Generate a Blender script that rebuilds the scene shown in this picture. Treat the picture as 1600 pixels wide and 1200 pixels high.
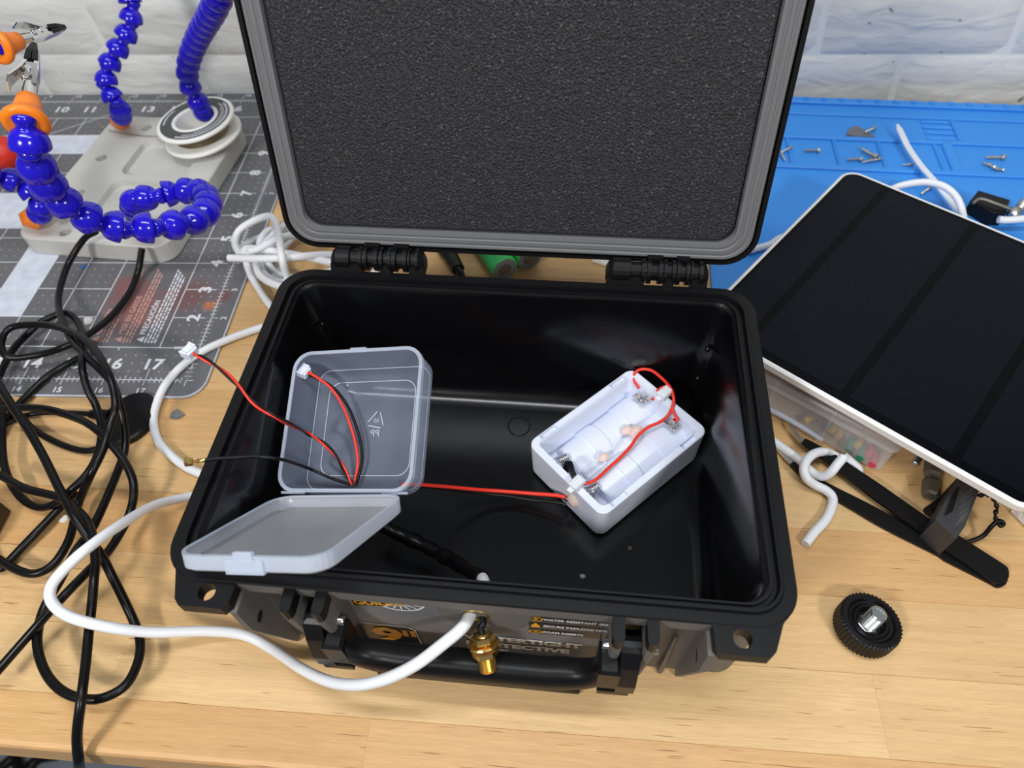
import bpy, bmesh, math, random
from mathutils import Vector, Matrix, noise
for o in list(bpy.data.objects): bpy.data.objects.remove(o, do_unlink=True)
S = bpy.context.scene; COL = S.collection
random.seed(7)
V = Vector; PI = math.pi

# ---------------------------------------------------------------- camera (solved from the inch grid of the cutting mat)
F = 1110.0
CAM = V((0.6725, -0.2524, 0.3311))
R_, D_, W_ = V((0.9987, 0.0402, -0.0306)), V((0.0132, -0.7925, -0.6097)), V((-0.0488, 0.6085, -0.7920))
cd = bpy.data.cameras.new('camera'); co = bpy.data.objects.new('camera', cd); COL.objects.link(co)
cd.sensor_width = 36; cd.lens = F / 1600 * 36; cd.clip_start = 0.01; cd.clip_end = 30
m3 = Matrix((R_, -D_, -W_)).transposed()
co.matrix_world = Matrix.Translation(CAM) @ m3.to_4x4()
cd.dof.use_dof = True; cd.dof.focus_distance = 0.33; cd.dof.aperture_fstop = 11.0
S.camera = co

# ---------------------------------------------------------------- world, lamps, exposure
w = bpy.data.worlds.new('room'); S.world = w; w.use_nodes = True
w.node_tree.nodes['Background'].inputs[0].default_value = (0.90, 0.94, 1.0, 1)
w.node_tree.nodes['Background'].inputs[1].default_value = 0.17
def area(name, loc, target, sx, sy, power, col):
    l = bpy.data.lights.new(name, 'AREA'); l.shape = 'RECTANGLE'; l.size = sx; l.size_y = sy; l.energy = power; l.color = col
    o = bpy.data.objects.new(name, l); COL.objects.link(o); o.location = loc
    o.rotation_euler = (V(target) - V(loc)).to_track_quat('-Z', 'Y').to_euler()
    return o
area('lamp_left', (0.20, -0.70, 0.70), (0.58, 0.0, 0), 0.16, 0.10, 5.6, (1, .97, .93))
area('lamp_right', (1.08, -0.70, 0.70), (0.76, 0.0, 0), 0.16, 0.10, 3.8, (1, .97, .93))
area('lamp_overhead', (0.66, -0.13, 1.05), (0.66, -0.05, 0), 0.9, 0.06, 6.2, (.95, .98, 1))
S.view_settings.view_transform = 'Standard'; S.view_settings.look = 'None'
S.view_settings.exposure = 0.0; S.view_settings.gamma = 1.0; S.view_settings.use_curve_mapping = False

# ---------------------------------------------------------------- helpers: places
def ray(px, py): return R_ * ((px - 800) / F) + D_ * ((py - 600) / F) + W_
def at(px, py, z=0.0):
    d = ray(px, py); return CAM + d * ((z - CAM.z) / d.z)
def far(px, py, depth): return CAM + ray(px, py) * depth
TH = math.radians(-3.35)
CASE = Matrix.Translation((0.6499, -0.0758, 0)) @ Matrix.Rotation(TH, 4, 'Z')     # centre of the case on the bench
CASE_I = CASE.inverted()

# ---------------------------------------------------------------- helpers: materials
def lin(c): return tuple(((x / 255) / 12.92 if x / 255 <= .04045 else ((x / 255 + .055) / 1.055) ** 2.4) for x in c) + (1,)
def mat(name, rgb, rough=.5, metal=0, spec=.5, bump=0, bscale=200, trans=0, ior=1.45, coat=0, var=0, vscale=30, sss=0, bdist=.0005, stretch=None):
    m = bpy.data.materials.new(name); m.use_nodes = True; nt = m.node_tree; p = nt.nodes['Principled BSDF']
    c = lin(rgb); p.inputs['Base Color'].default_value = c
    p.inputs['Roughness'].default_value = rough; p.inputs['Metallic'].default_value = metal
    p.inputs['Specular IOR Level'].default_value = spec; p.inputs['IOR'].default_value = ior
    p.inputs['Transmission Weight'].default_value = trans; p.inputs['Coat Weight'].default_value = coat
    if sss: p.inputs['Subsurface Weight'].default_value = sss; p.inputs['Subsurface Radius'].default_value = (.004, .004, .004); p.inputs['Subsurface Scale'].default_value = 1.0
    if bump or var:
        tc = nt.nodes.new('ShaderNodeTexCoord'); src = tc.outputs['Object']
        if stretch:
            mp = nt.nodes.new('ShaderNodeMapping'); mp.inputs['Scale'].default_value = stretch
            nt.links.new(src, mp.inputs['Vector']); src = mp.outputs['Vector']
    if bump:
        n = nt.nodes.new('ShaderNodeTexNoise'); n.inputs['Scale'].default_value = bscale; n.inputs['Detail'].default_value = 3
        b = nt.nodes.new('ShaderNodeBump'); b.inputs['Strength'].default_value = bump; b.inputs['Distance'].default_value = bdist
        nt.links.new(src, n.inputs['Vector']); nt.links.new(n.outputs['Fac'], b.inputs['Height']); nt.links.new(b.outputs['Normal'], p.inputs['Normal'])
    if var:
        n = nt.nodes.new('ShaderNodeTexNoise'); n.inputs['Scale'].default_value = vscale; n.inputs['Detail'].default_value = 4
        r = nt.nodes.new('ShaderNodeValToRGB')
        r.color_ramp.elements[0].position = .3; r.color_ramp.elements[1].position = .7
        r.color_ramp.elements[0].color = tuple(x * (1 - var) for x in c[:3]) + (1,)
        r.color_ramp.elements[1].color = tuple(min(1, x * (1 + var)) for x in c[:3]) + (1,)
        nt.links.new(src, n.inputs['Vector']); nt.links.new(n.outputs['Fac'], r.inputs['Fac']); nt.links.new(r.outputs['Color'], p.inputs['Base Color'])
    return m
def N(nt, t, **kw):
    n = nt.nodes.new(t)
    for k, v in kw.items(): setattr(n, k, v)
    return n

def wood_mat():
    m = bpy.data.materials.new('maple'); m.use_nodes = True; nt = m.node_tree; L = nt.links; p = nt.nodes['Principled BSDF']
    tc = N(nt, 'ShaderNodeTexCoord'); oi = N(nt, 'ShaderNodeObjectInfo')
    off = N(nt, 'ShaderNodeVectorMath', operation='SCALE'); off.inputs[0].default_value = (37, 11, 5); L.new(oi.outputs['Random'], off.inputs['Scale'])
    add = N(nt, 'ShaderNodeVectorMath', operation='ADD'); L.new(tc.outputs['Object'], add.inputs[0]); L.new(off.outputs[0], add.inputs[1])
    def nz(scale, sc, detail, dist=0):
        mp = N(nt, 'ShaderNodeMapping'); mp.inputs['Scale'].default_value = sc; L.new(add.outputs[0], mp.inputs['Vector'])
        n = N(nt, 'ShaderNodeTexNoise'); n.inputs['Scale'].default_value = scale; n.inputs['Detail'].default_value = detail; n.inputs['Distortion'].default_value = dist
        L.new(mp.outputs[0], n.inputs['Vector']); return n.outputs['Fac']
    def ramp(f, a, b, ca, cb):
        r = N(nt, 'ShaderNodeValToRGB'); e = r.color_ramp.elements; e[0].position, e[1].position, e[0].color, e[1].color = a, b, ca, cb
        L.new(f, r.inputs['Fac']); return r.outputs['Color']
    def mix(bt, f, a, b):
        x = N(nt, 'ShaderNodeMix', data_type='RGBA', blend_type=bt)
        if isinstance(f, float): x.inputs['Factor'].default_value = f
        else: L.new(f, x.inputs['Factor'])
        L.new(a, x.inputs['A']); L.new(b, x.inputs['B']); return x.outputs['Result']
    base = ramp(oi.outputs['Random'], 0, 1, lin((216, 184, 136)), lin((200, 158, 106)))
    grain = ramp(nz(9, (1.2, 40, 40), 6, .6), .3, .72, (.90, .87, .83, 1), (1.06, 1.06, 1.06, 1))
    c = mix('MULTIPLY', .75, base, grain)
    fine = ramp(nz(110, (1, 22, 22), 3), .35, .65, (.86, .84, .80, 1), (1.04, 1.04, 1.04, 1))
    c = mix('MULTIPLY', .7, c, fine)
    blot = ramp(nz(12, (.7, 1.3, 1), 3), .35, .65, (.93, .91, .87, 1), (1.05, 1.06, 1.08, 1))
    c = mix('MULTIPLY', .8, c, blot)
    fl = ramp(nz(40, (1, 30, 30), 1), .715, .75, (1, 1, 1, 1), (.42, .28, .17, 1))
    c = mix('MULTIPLY', .85, c, fl)
    L.new(c, p.inputs['Base Color']); p.inputs['Roughness'].default_value = .48; p.inputs['Specular IOR Level'].default_value = .4
    b = N(nt, 'ShaderNodeBump'); b.inputs['Strength'].default_value = .12; b.inputs['Distance'].default_value = .0005
    L.new(nz(60, (1, 20, 20), 3), b.inputs['Height']); L.new(b.outputs[0], p.inputs['Normal'])
    return m

def mat_board():
    m = bpy.data.materials.new('grey_vinyl'); m.use_nodes = True; nt = m.node_tree; L = nt.links; p = nt.nodes['Principled BSDF']
    tc = N(nt, 'ShaderNodeTexCoord')
    n = N(nt, 'ShaderNodeTexNoise'); n.inputs['Scale'].default_value = 18; n.inputs['Detail'].default_value = 6; L.new(tc.outputs['Object'], n.inputs['Vector'])
    r = N(nt, 'ShaderNodeValToRGB'); r.color_ramp.elements[0].color = lin((88, 87, 90)); r.color_ramp.elements[1].color = lin((106, 107, 112))
    L.new(n.outputs['Fac'], r.inputs['Fac']); cur = r.outputs['Color']
    for (x, y, rad, colr, amt) in ((.405, .058, .026, (150, 62, 48), .45), (.436, .072, .020, (120, 58, 52), .5), (.392, .078, .016, (140, 60, 50), .4), (.458, .070, .008, (112, 62, 66), .7), (.452, .062, .006, (190, 110, 50), .8)):
        d = N(nt, 'ShaderNodeVectorMath', operation='DISTANCE'); d.inputs[1].default_value = (x, y, 0); L.new(tc.outputs['Object'], d.inputs[0])
        nn = N(nt, 'ShaderNodeTexNoise'); nn.inputs['Scale'].default_value = 90; nn.inputs['Detail'].default_value = 4; L.new(tc.outputs['Object'], nn.inputs['Vector'])
        a = N(nt, 'ShaderNodeMath', operation='MULTIPLY_ADD'); L.new(nn.outputs['Fac'], a.inputs[0]); a.inputs[1].default_value = rad * 1.2; L.new(d.outputs['Value'], a.inputs[2])
        mr = N(nt, 'ShaderNodeMapRange'); mr.inputs[1].default_value = rad * 1.6; mr.inputs[2].default_value = rad * .9; mr.inputs[3].default_value = 0; mr.inputs[4].default_value = amt
        L.new(a.outputs[0], mr.inputs[0])
        x_ = N(nt, 'ShaderNodeMix', data_type='RGBA'); L.new(mr.outputs[0], x_.inputs['Factor']); L.new(cur, x_.inputs['A']); x_.inputs['B'].default_value = lin(colr); cur = x_.outputs['Result']
    L.new(cur, p.inputs['Base Color']); p.inputs['Roughness'].default_value = .5
    return m

def cell_mat():
    m = bpy.data.materials.new('solar_cell'); m.use_nodes = True; nt = m.node_tree; L = nt.links; p = nt.nodes['Principled BSDF']
    tc = N(nt, 'ShaderNodeTexCoord'); sx = N(nt, 'ShaderNodeSeparateXYZ'); L.new(tc.outputs['Object'], sx.inputs[0])
    a = N(nt, 'ShaderNodeMath', operation='MULTIPLY'); a.inputs[1].default_value = 1 / .00142; L.new(sx.outputs['Y'], a.inputs[0])
    f = N(nt, 'ShaderNodeMath', operation='FRACT'); L.new(a.outputs[0], f.inputs[0])
    g = N(nt, 'ShaderNodeMath', operation='LESS_THAN'); g.inputs[1].default_value = .22; L.new(f.outputs[0], g.inputs[0])
    n = N(nt, 'ShaderNodeTexNoise'); n.inputs['Scale'].default_value = 25; L.new(tc.outputs['Object'], n.inputs['Vector'])
    x = N(nt, 'ShaderNodeMix', data_type='RGBA'); L.new(g.outputs[0], x.inputs['Factor'])
    x.inputs['A'].default_value = lin((6, 7, 13)); x.inputs['B'].default_value = lin((30, 32, 44)); L.new(x.outputs['Result'], p.inputs['Base Color'])
    p.inputs['Roughness'].default_value = .22; p.inputs['Specular IOR Level'].default_value = .07
    return m

def foam_mat():
    m = bpy.data.materials.new('open_cell_foam'); m.use_nodes = True; nt = m.node_tree; L = nt.links; p = nt.nodes['Principled BSDF']
    tc = N(nt, 'ShaderNodeTexCoord')
    v = N(nt, 'ShaderNodeTexVoronoi'); v.inputs['Scale'].default_value = 900; L.new(tc.outputs['Object'], v.inputs['Vector'])
    n = N(nt, 'ShaderNodeTexNoise'); n.inputs['Scale'].default_value = 1000; n.inputs['Detail'].default_value = 2; L.new(tc.outputs['Object'], n.inputs['Vector'])
    r = N(nt, 'ShaderNodeValToRGB'); e = r.color_ramp.elements; e[0].position = .40; e[0].color = lin((22, 22, 25)); e[1].position = .82; e[1].color = lin((104, 106, 114))
    e2 = r.color_ramp.elements.new(.62); e2.color = lin((42, 42, 47)); L.new(n.outputs['Fac'], r.inputs['Fac']); L.new(r.outputs['Color'], p.inputs['Base Color'])
    b = N(nt, 'ShaderNodeBump'); b.inputs['Strength'].default_value = .6; b.inputs['Distance'].default_value = .0009
    L.new(v.outputs['Distance'], b.inputs['Height']); L.new(b.outputs[0], p.inputs['Normal'])
    p.inputs['Roughness'].default_value = .75
    return m

def brick_mat():
    m = bpy.data.materials.new('white_painted_brick'); m.use_nodes = True; nt = m.node_tree; L = nt.links; p = nt.nodes['Principled BSDF']
    tc = N(nt, 'ShaderNodeTexCoord'); oi = N(nt, 'ShaderNodeObjectInfo')
    off = N(nt, 'ShaderNodeVectorMath', operation='SCALE'); off.inputs[0].default_value = (3, 1, 7); L.new(oi.outputs['Random'], off.inputs['Scale'])
    add = N(nt, 'ShaderNodeVectorMath', operation='ADD'); L.new(tc.outputs['Object'], add.inputs[0]); L.new(off.outputs[0], add.inputs[1])
    mp = N(nt, 'ShaderNodeMapping'); mp.inputs['Scale'].default_value = (1, 1, 2.6); L.new(add.outputs[0], mp.inputs['Vector'])
    n = N(nt, 'ShaderNodeTexNoise'); n.inputs['Scale'].default_value = 30; n.inputs['Detail'].default_value = 2; n.inputs['Distortion'].default_value = .5; L.new(mp.outputs[0], n.inputs['Vector'])
    b = N(nt, 'ShaderNodeBump'); b.inputs['Strength'].default_value = .42; b.inputs['Distance'].default_value = .005
    L.new(n.outputs['Fac'], b.inputs['Height']); L.new(b.outputs[0], p.inputs['Normal'])
    s = N(nt, 'ShaderNodeTexNoise'); s.inputs['Scale'].default_value = 130; s.inputs['Detail'].default_value = 1; L.new(add.outputs[0], s.inputs['Vector'])
    r = N(nt, 'ShaderNodeValToRGB'); e = r.color_ramp.elements; e[0].position = .745; e[0].color = lin((212, 214, 212)); e[1].position = .79; e[1].color = lin((140, 140, 132))
    L.new(s.outputs['Fac'], r.inputs['Fac']); L.new(r.outputs['Color'], p.inputs['Base Color']); p.inputs['Roughness'].default_value = .6
    return m

def poly_mat(name, rgb, alpha, rough=.2, spec=.5, edge=.45):
    """thin translucent plastic: part diffuse and glossy, part see-through"""
    m = bpy.data.materials.new(name); m.use_nodes = True; nt = m.node_tree; L = nt.links; p = nt.nodes['Principled BSDF']
    p.inputs['Base Color'].default_value = lin(rgb); p.inputs['Roughness'].default_value = rough; p.inputs['Specular IOR Level'].default_value = spec
    t = N(nt, 'ShaderNodeBsdfTransparent'); mx = N(nt, 'ShaderNodeMixShader')
    lw = N(nt, 'ShaderNodeLayerWeight'); lw.inputs['Blend'].default_value = .35
    mr = N(nt, 'ShaderNodeMapRange'); mr.inputs[3].default_value = alpha; mr.inputs[4].default_value = min(1, alpha + edge); L.new(lw.outputs['Facing'], mr.inputs[0])
    L.new(mr.outputs[0], mx.inputs['Fac']); L.new(t.outputs[0], mx.inputs[1]); L.new(p.outputs[0], mx.inputs[2]); L.new(mx.outputs[0], nt.nodes['Material Output'].inputs['Surface'])
    return m

M = {}
M['wood'] = wood_mat(); M['board'] = mat_board(); M['cell'] = cell_mat(); M['foam'] = foam_mat(); M['brick'] = brick_mat()
M['print'] = mat('white_print', (214, 218, 224), .5); M['stripe'] = mat('pale_print', (198, 206, 220), .5, var=.1, vscale=120); M['redstain'] = mat('rose_print', (190, 148, 140), .5)
M['case'] = mat('smooth_black_plastic', (8, 8, 10), .20, spec=.55, bump=.12, bscale=28, bdist=.002)
M['rim'] = mat('satin_black_plastic', (13, 13, 15), .42, spec=.28)
M['tex'] = mat('textured_black_plastic_lit', (98, 95, 92), .55, bump=.35, bscale=1500, bdist=.0002)  # black shell lightened to warm grey: bounced light from the wood in the colour
M['black'] = mat('black_plastic', (13, 13, 15), .38, spec=.3)
M['gasket'] = mat('grey_rubber_gasket', (104, 105, 109), .5)
M['cable'] = mat('black_cable_jacket', (11, 11, 13), .32, spec=.3)
M['white'] = mat('white_cable_jacket', (226, 229, 234), .38, sss=0)
M['wplast'] = mat('white_plastic', (214, 221, 238), .45)
M['blue'] = mat('glossy_blue_plastic', (30, 18, 190), .16, spec=.6)
M['orange'] = mat('orange_plastic', (245, 130, 25), .35)
M['red'] = mat('red_plastic', (205, 45, 30), .4)
M['rwire'] = mat('red_wire', (222, 52, 36), .4); M['bwire'] = mat('black_wire', (11, 11, 13), .4, spec=.3)
M['chrome'] = mat('chrome', (215, 215, 215), .18, metal=1); M['steel'] = mat('steel', (196, 196, 192), .36, metal=1)
M['gold'] = mat('gold_plating', (240, 204, 128), .24, metal=1); M['brass'] = mat('dull_brass', (190, 165, 105), .4, metal=1)
M['plate'] = mat('grey_cast_plate', (188, 188, 184), .55, bump=.1, bscale=600, var=.06, vscale=40)
M['silicone'] = mat('blue_silicone', (56, 142, 228), .5, bump=.05, bscale=300)
M['spool'] = mat('white_spool_plastic', (236, 237, 233), .4); M['spoollabel'] = mat('dark_spool_label', (68, 70, 72), .4)
M['solder'] = mat('solder_wire', (190, 182, 165), .3, metal=1, bump=.6, bscale=60, stretch=(1, 1, 40))
M['green'] = mat('green_battery_wrap', (62, 196, 104), .35); M['glue'] = poly_mat('hot_glue', (240, 214, 205), .62, .2)
M['frost'] = poly_mat('frosted_plastic', (232, 238, 246), .72, .35); M['clear'] = poly_mat('clear_polypropylene', (186, 200, 228), .17, .22)
M['clearlid'] = poly_mat('clear_polypropylene_lid', (205, 208, 214), .30, .25); M['clearedge'] = poly_mat('polypropylene_edge', (205, 216, 235), .42, .25, edge=.35)
M['organizer'] = poly_mat('clear_organizer', (232, 234, 238), .21, .15, edge=.34); M['emboss'] = poly_mat('embossed_mark', (225, 232, 245), .45, .3)
M['frame'] = mat('white_panel_frame', (226, 226, 226), .4); M['glass'] = mat('dark_panel_backing', (6, 7, 11), .22, spec=.07)
M['zinc'] = mat('zinc_screw', (200, 203, 206), .3, metal=1); M['darksteel'] = mat('weathered_steel', (128, 124, 116), .45, metal=.8, bump=.4, bscale=300, bdist=.001)
M['bracket'] = mat('scuffed_black_plastic', (50, 51, 54), .5, bump=.3, bscale=300, bdist=.0003); M['knob'] = mat('black_knob_plastic', (12, 12, 14), .4, spec=.3); M['yellow'] = mat('yellow_plastic', (214, 172, 60), .45); M['teal'] = mat('green_plastic', (38, 130, 98), .45); M['rose'] = mat('rose_plastic', (205, 62, 88), .45)
M['labelgrey'] = mat('grey_label_print', (104, 106, 110), .5, var=.2, vscale=22); M['labeldark'] = mat('black_label_print', (26, 24, 22), .35); M['amber'] = mat('amber_print', (226, 160, 44), .45); M['silver'] = mat('silver_print', (222, 224, 226), .45)
M['floor'] = mat('blue_grey_floor', (142, 152, 164), .6, var=.06); M['bag'] = mat('white_packing_foam', (222, 222, 222), .35, bump=.9, bscale=260, bdist=.002)
M['mortar'] = mat('white_mortar', (222, 224, 222), .7); M['chip'] = mat('white_chip', (222, 220, 214), .6); M['greychip'] = mat('grey_chip', (110, 112, 116), .5); M['brown'] = mat('brown_plastic', (60, 44, 34), .5); M['bluechip'] = mat('blue_chip', (40, 100, 190), .5)

# ---------------------------------------------------------------- helpers: shapes
class B:
    """collects one mesh"""
    def __init__(s): s.v = []; s.f = []; s.mi = []; s.sm = []
    def add(s, vs, fs, mi=0, smooth=False, X=None):
        n = len(s.v); s.v += [(X @ V(p)) if X else V(p) for p in vs]
        for f in fs: s.f.append([n + i for i in f]); s.mi.append(mi); s.sm.append(smooth)
        return s
    def loft(s, loops, cap0=True, cap1=True, mi=0, smooth=False, X=None, closed=True):
        n = len(loops[0]); vs = [p for l in loops for p in l]; fs = []
        for i in range(len(loops) - 1):
            for j in range(n if closed else n - 1):
                k = (j + 1) % n; fs.append([i * n + j, i * n + k, (i + 1) * n + k, (i + 1) * n + j])
        s.add(vs, fs, mi, smooth, X)
        if cap0: s.add(loops[0], [list(range(n))[::-1]], mi, False, X)
        if cap1: s.add(loops[-1], [list(range(n))], mi, False, X)
        return s
    def box(s, x0, x1, y0, y1, z0, z1, mi=0, X=None, bev=0):
        if bev:
            cx, cy = (x0 + x1) / 2, (y0 + y1) / 2; hx, hy = (x1 - x0) / 2, (y1 - y0) / 2
            def r(i, z): return [(cx - hx + i, cy - hy + i, z), (cx + hx - i, cy - hy + i, z), (cx + hx - i, cy + hy - i, z), (cx - hx + i, cy + hy - i, z)]
            return s.loft([r(bev, z0), r(0, z0 + bev), r(0, z1 - bev), r(bev, z1)], mi=mi, X=X)
        return s.loft([[(x0, y0, z0), (x1, y0, z0), (x1, y1, z0), (x0, y1, z0)], [(x0, y0, z1), (x1, y0, z1), (x1, y1, z1), (x0, y1, z1)]], mi=mi, X=X)
    def lathe(s, prof, n=20, mi=0, X=None, cap=True, smooth=True):
        loops = [[(r * math.cos(2 * PI * j / n), r * math.sin(2 * PI * j / n), z) for j in range(n)] for r, z in prof]
        return s.loft(loops, cap, cap, mi, smooth, X)
    def tube(s, pts, r, n=10, mi=0, cap=True, rad=None):
        pts = [V(p) for p in pts]; loops = []; up = None
        for i, p in enumerate(pts):
            t = (pts[min(i + 1, len(pts) - 1)] - pts[max(i - 1, 0)]).normalized()
            if up is None: up = V((0, 0, 1)) if abs(t.z) < .9 else V((1, 0, 0))
            a = (up - t * up.dot(t)).normalized(); b = t.cross(a); up = a
            rr_ = rad(i / (len(pts) - 1)) if rad else r
            loops.append([p + (a * math.cos(2 * PI * j / n) + b * math.sin(2 * PI * j / n)) * rr_ for j in range(n)])
        return s.loft(loops, cap, cap, mi, True)
    def prism(s, poly, z0, z1, mi=0, X=None, bev=0):
        return s.loft([[(x, y, z0) for x, y in poly], [(x, y, z1) for x, y in poly]], mi=mi, X=X)
FR = {}
def build(name, b, mats, parent=None, world=False):
    """one mesh object; verts are in the parent's frame unless world=True"""
    me = bpy.data.meshes.new(name)
    vs = b.v
    base = None
    if parent is not None:
        if world: I = FR[parent.name].inverted(); vs = [I @ p for p in vs]
    else:
        lo = V((min(p.x for p in vs), min(p.y for p in vs), min(p.z for p in vs))); hi = V((max(p.x for p in vs), max(p.y for p in vs), 0))
        base = V(((lo.x + hi.x) / 2, (lo.y + hi.y) / 2, lo.z)); vs = [p - base for p in vs]
    me.from_pydata([tuple(p) for p in vs], [], b.f)
    for m in (mats if isinstance(mats, (list, tuple)) else [mats]): me.materials.append(M[m])
    me.polygons.foreach_set('material_index', b.mi); me.polygons.foreach_set('use_smooth', b.sm)
    bm = bmesh.new(); bm.from_mesh(me); bmesh.ops.recalc_face_normals(bm, faces=bm.faces); bm.to_mesh(me); bm.free()
    o = bpy.data.objects.new(name, me); COL.objects.link(o)
    if parent is not None: o.parent = parent; FR[o.name] = FR[parent.name]
    else: o.location = base; FR[o.name] = Matrix.Translation(base)
    return o
def tag(o, label, cat, group=None):
    o['label'] = label; o['category'] = cat
    if group: o['group'] = group
    return o
def thing(name, label, cat, X, group=None):
    o = bpy.data.objects.new(name, None); COL.objects.link(o); o.empty_display_size = .01
    if not isinstance(X, Matrix): X = Matrix.Translation(X)
    o.matrix_world = X; FR[o.name] = X.copy(); return tag(o, label, cat, group)
def inst(name, me, parent, X):
    o = bpy.data.objects.new(name, me); COL.objects.link(o); o.parent = parent; o.matrix_local = X; FR[o.name] = FR[parent.name] @ X; return o
def mesh_of(name, b, mats):
    o = build(name, b, mats, parent=ORIGIN); me = o.data; bpy.data.objects.remove(o); return me
class _O: name = '__origin__'
ORIGIN = bpy.data.objects.new('__origin__', None); FR['__origin__'] = Matrix.Identity(4)
def rr(hw, hh, r, n=6, z=0, cx=0, cy=0):
    out = []
    for (sx, sy, a0) in ((1, 1, 0), (-1, 1, 90), (-1, -1, 180), (1, -1, 270)):
        for i in range(n + 1):
            a = math.radians(a0 + 90 * i / n); out.append(V((cx + sx * (hw - r) + r * math.cos(a), cy + sy * (hh - r) + r * math.sin(a), z)))
    return out
def spline(pts, k=6):
    P = [V(p) for p in pts]; P = [P[0] * 2 - P[1]] + P + [P[-1] * 2 - P[-2]]; out = []
    for i in range(1, len(P) - 2):
        for j in range(k):
            t = j / k; p0, p1, p2, p3 = P[i - 1:i + 3]
            out.append(.5 * ((2 * p1) + (p2 - p0) * t + (2 * p0 - 5 * p1 + 4 * p2 - p3) * t * t + (3 * p1 - p0 - 3 * p2 + p3) * t ** 3))
    return out + [P[-2]]
def resample(pts, step):
    out = [pts[0].copy()]; acc = 0
    for a, b_ in zip(pts, pts[1:]):
        d = (b_ - a).length; pos = 0
        while acc + d - pos >= step:
            pos += step - acc; acc = 0; out.append(a.lerp(b_, pos / d))
        acc += d - pos
    return out
def frame(p, d, up=V((0, 0, 1))):
    """local z along d"""
    z = V(d).normalized()
    if abs(z.dot(up)) > .98: up = V((0, 1, 0))
    x = up.cross(z).normalized(); y = z.cross(x)
    m = Matrix((x, y, z)).transposed().to_4x4(); m.translation = p; return m
def text_geo(s, size, sx=1.0, align='CENTER', bold=0.0):
    cu = bpy.data.curves.new('lettering', 'FONT'); cu.body = s; cu.size = size; cu.align_x = align; cu.align_y = 'CENTER'; cu.offset = bold; cu.resolution_u = 2
    o = bpy.data.objects.new('lettering', cu); COL.objects.link(o); bpy.context.view_layer.update()
    me = bpy.data.meshes.new_from_object(o.evaluated_get(bpy.context.evaluated_depsgraph_get()))
    vs = [V((p.co.x * sx, p.co.y, 0)) for p in me.vertices]; fs = [list(p.vertices) for p in me.polygons]
    bpy.data.objects.remove(o); bpy.data.curves.remove(cu); bpy.data.meshes.remove(me); return vs, fs
def letter(name, s, size, X, mtl, parent, sx=1.0, align='CENTER', bold=0.0):
    vs, fs = text_geo(s, size, sx, align, bold); b = B(); b.add(vs, fs, 0, False, X); return build(name, b, mtl, parent)
def struct(o): o['kind'] = 'structure'; return o

# ================================================================ SETTING
# wall of white relief bricks
wd = V((math.cos(math.radians(-1)), math.sin(math.radians(-1)), 0)); wn = V((-wd.y, wd.x, 0)); w0 = V((.242, .3215, 0))
WX = Matrix((wd, wn, V((0, 0, 1)))).transposed().to_4x4(); WX.translation = w0
b = B(); b.box(-.75, 1.75, .0024, .04, -.77, .62); wall = build('wall_back', b, 'mortar', ORIGIN); wall.parent = None; wall.matrix_world = WX; FR['wall_back'] = WX; struct(wall)
LX, LZ, ZB = .1464, .0472, .0337
variants = []
for k in range(5):
    b = B(); nx, nz = 14, 6; hx, hz = LX / 2 - .0022, LZ / 2 - .0003; vs = []; fs = []
    for j in range(nz + 1):
        for i in range(nx + 1):
            x = -hx + 2 * hx * i / nx; z = -hz + 2 * hz * j / nz; e = min(i, nx - i, j, nz - j)
            d = noise.noise(V((x * 26 + k * 9, z * 90, k * 3.7))) * .0016 + noise.noise(V((x * 60, z * 160 + k * 5, k))) * .0008
            vs.append((x + (z * -.12 if 0 < 1 else 0), .0025 if e == 0 else -.0003 - d, z))
    for j in range(nz):
        for i in range(nx): a = j * (nx + 1) + i; fs.append([a, a + 1, a + nx + 2, a + nx + 1])
    b.add(vs, fs, 0, True); variants.append(mesh_of('brick', b, 'brick'))
for r in range(-1, 8):
    for c in range(-4, 12):
        x = .0545 + LX * (c + .5) + (LX * .5 if r % 2 else 0) ; z = ZB + LZ * (r + .5)
        inst('brick', variants[(r * 3 + c * 7) % 5], wall, Matrix.Translation((x, 0, z)))
b = B(); b.box(-.8, 2.2, -1.6, .32, -.76, -.75); fl = build('floor', b, 'floor'); struct(fl)

# bench of maple staves
TA = math.radians(-2.2); BX = Matrix.Translation((0, 0, 0)) @ Matrix.Rotation(TA, 4, 'Z')
bench = thing('workbench', 'pale maple butcher block workbench top that carries everything else', 'workbench', BX)
rows = [-.1815, -.1590, -.1252, -.0905]
while rows[-1] < .30: rows.append(rows[-1] + .0345)
for i, (ya, yb) in enumerate(zip(rows, rows[1:])):
    x = -.15 + random.uniform(-.2, 0)
    if i == 0: x = -.3
    while x < 1.62:
        l = random.uniform(.22, .5); g = .00003; c = .0002; x1 = min(x + l, 1.62); b = B()
        if i == 0: # front stave with a rounded nose
            pf = [(ya + .0022, -.0295), (ya, -.027), (ya, -.0024), (ya + .0008, -.0008), (ya + .0026, 0), (yb - g - c, 0), (yb - g, -c), (yb - g, -.0295)]
        else: pf = [(ya + g, -.0295), (ya + g, -c), (ya + g + c, 0), (yb - g - c, 0), (yb - g, -c), (yb - g, -.0295)]
        xc = (x + x1) / 2; yc = (ya + yb) / 2
        b.loft([[(xx - xc, y - yc, z) for y, z in pf] for xx in (x + g, x1 - g)])
        o = build('plank', b, 'wood', bench); o.location = (xc, yc, 0); x = x1
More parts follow.
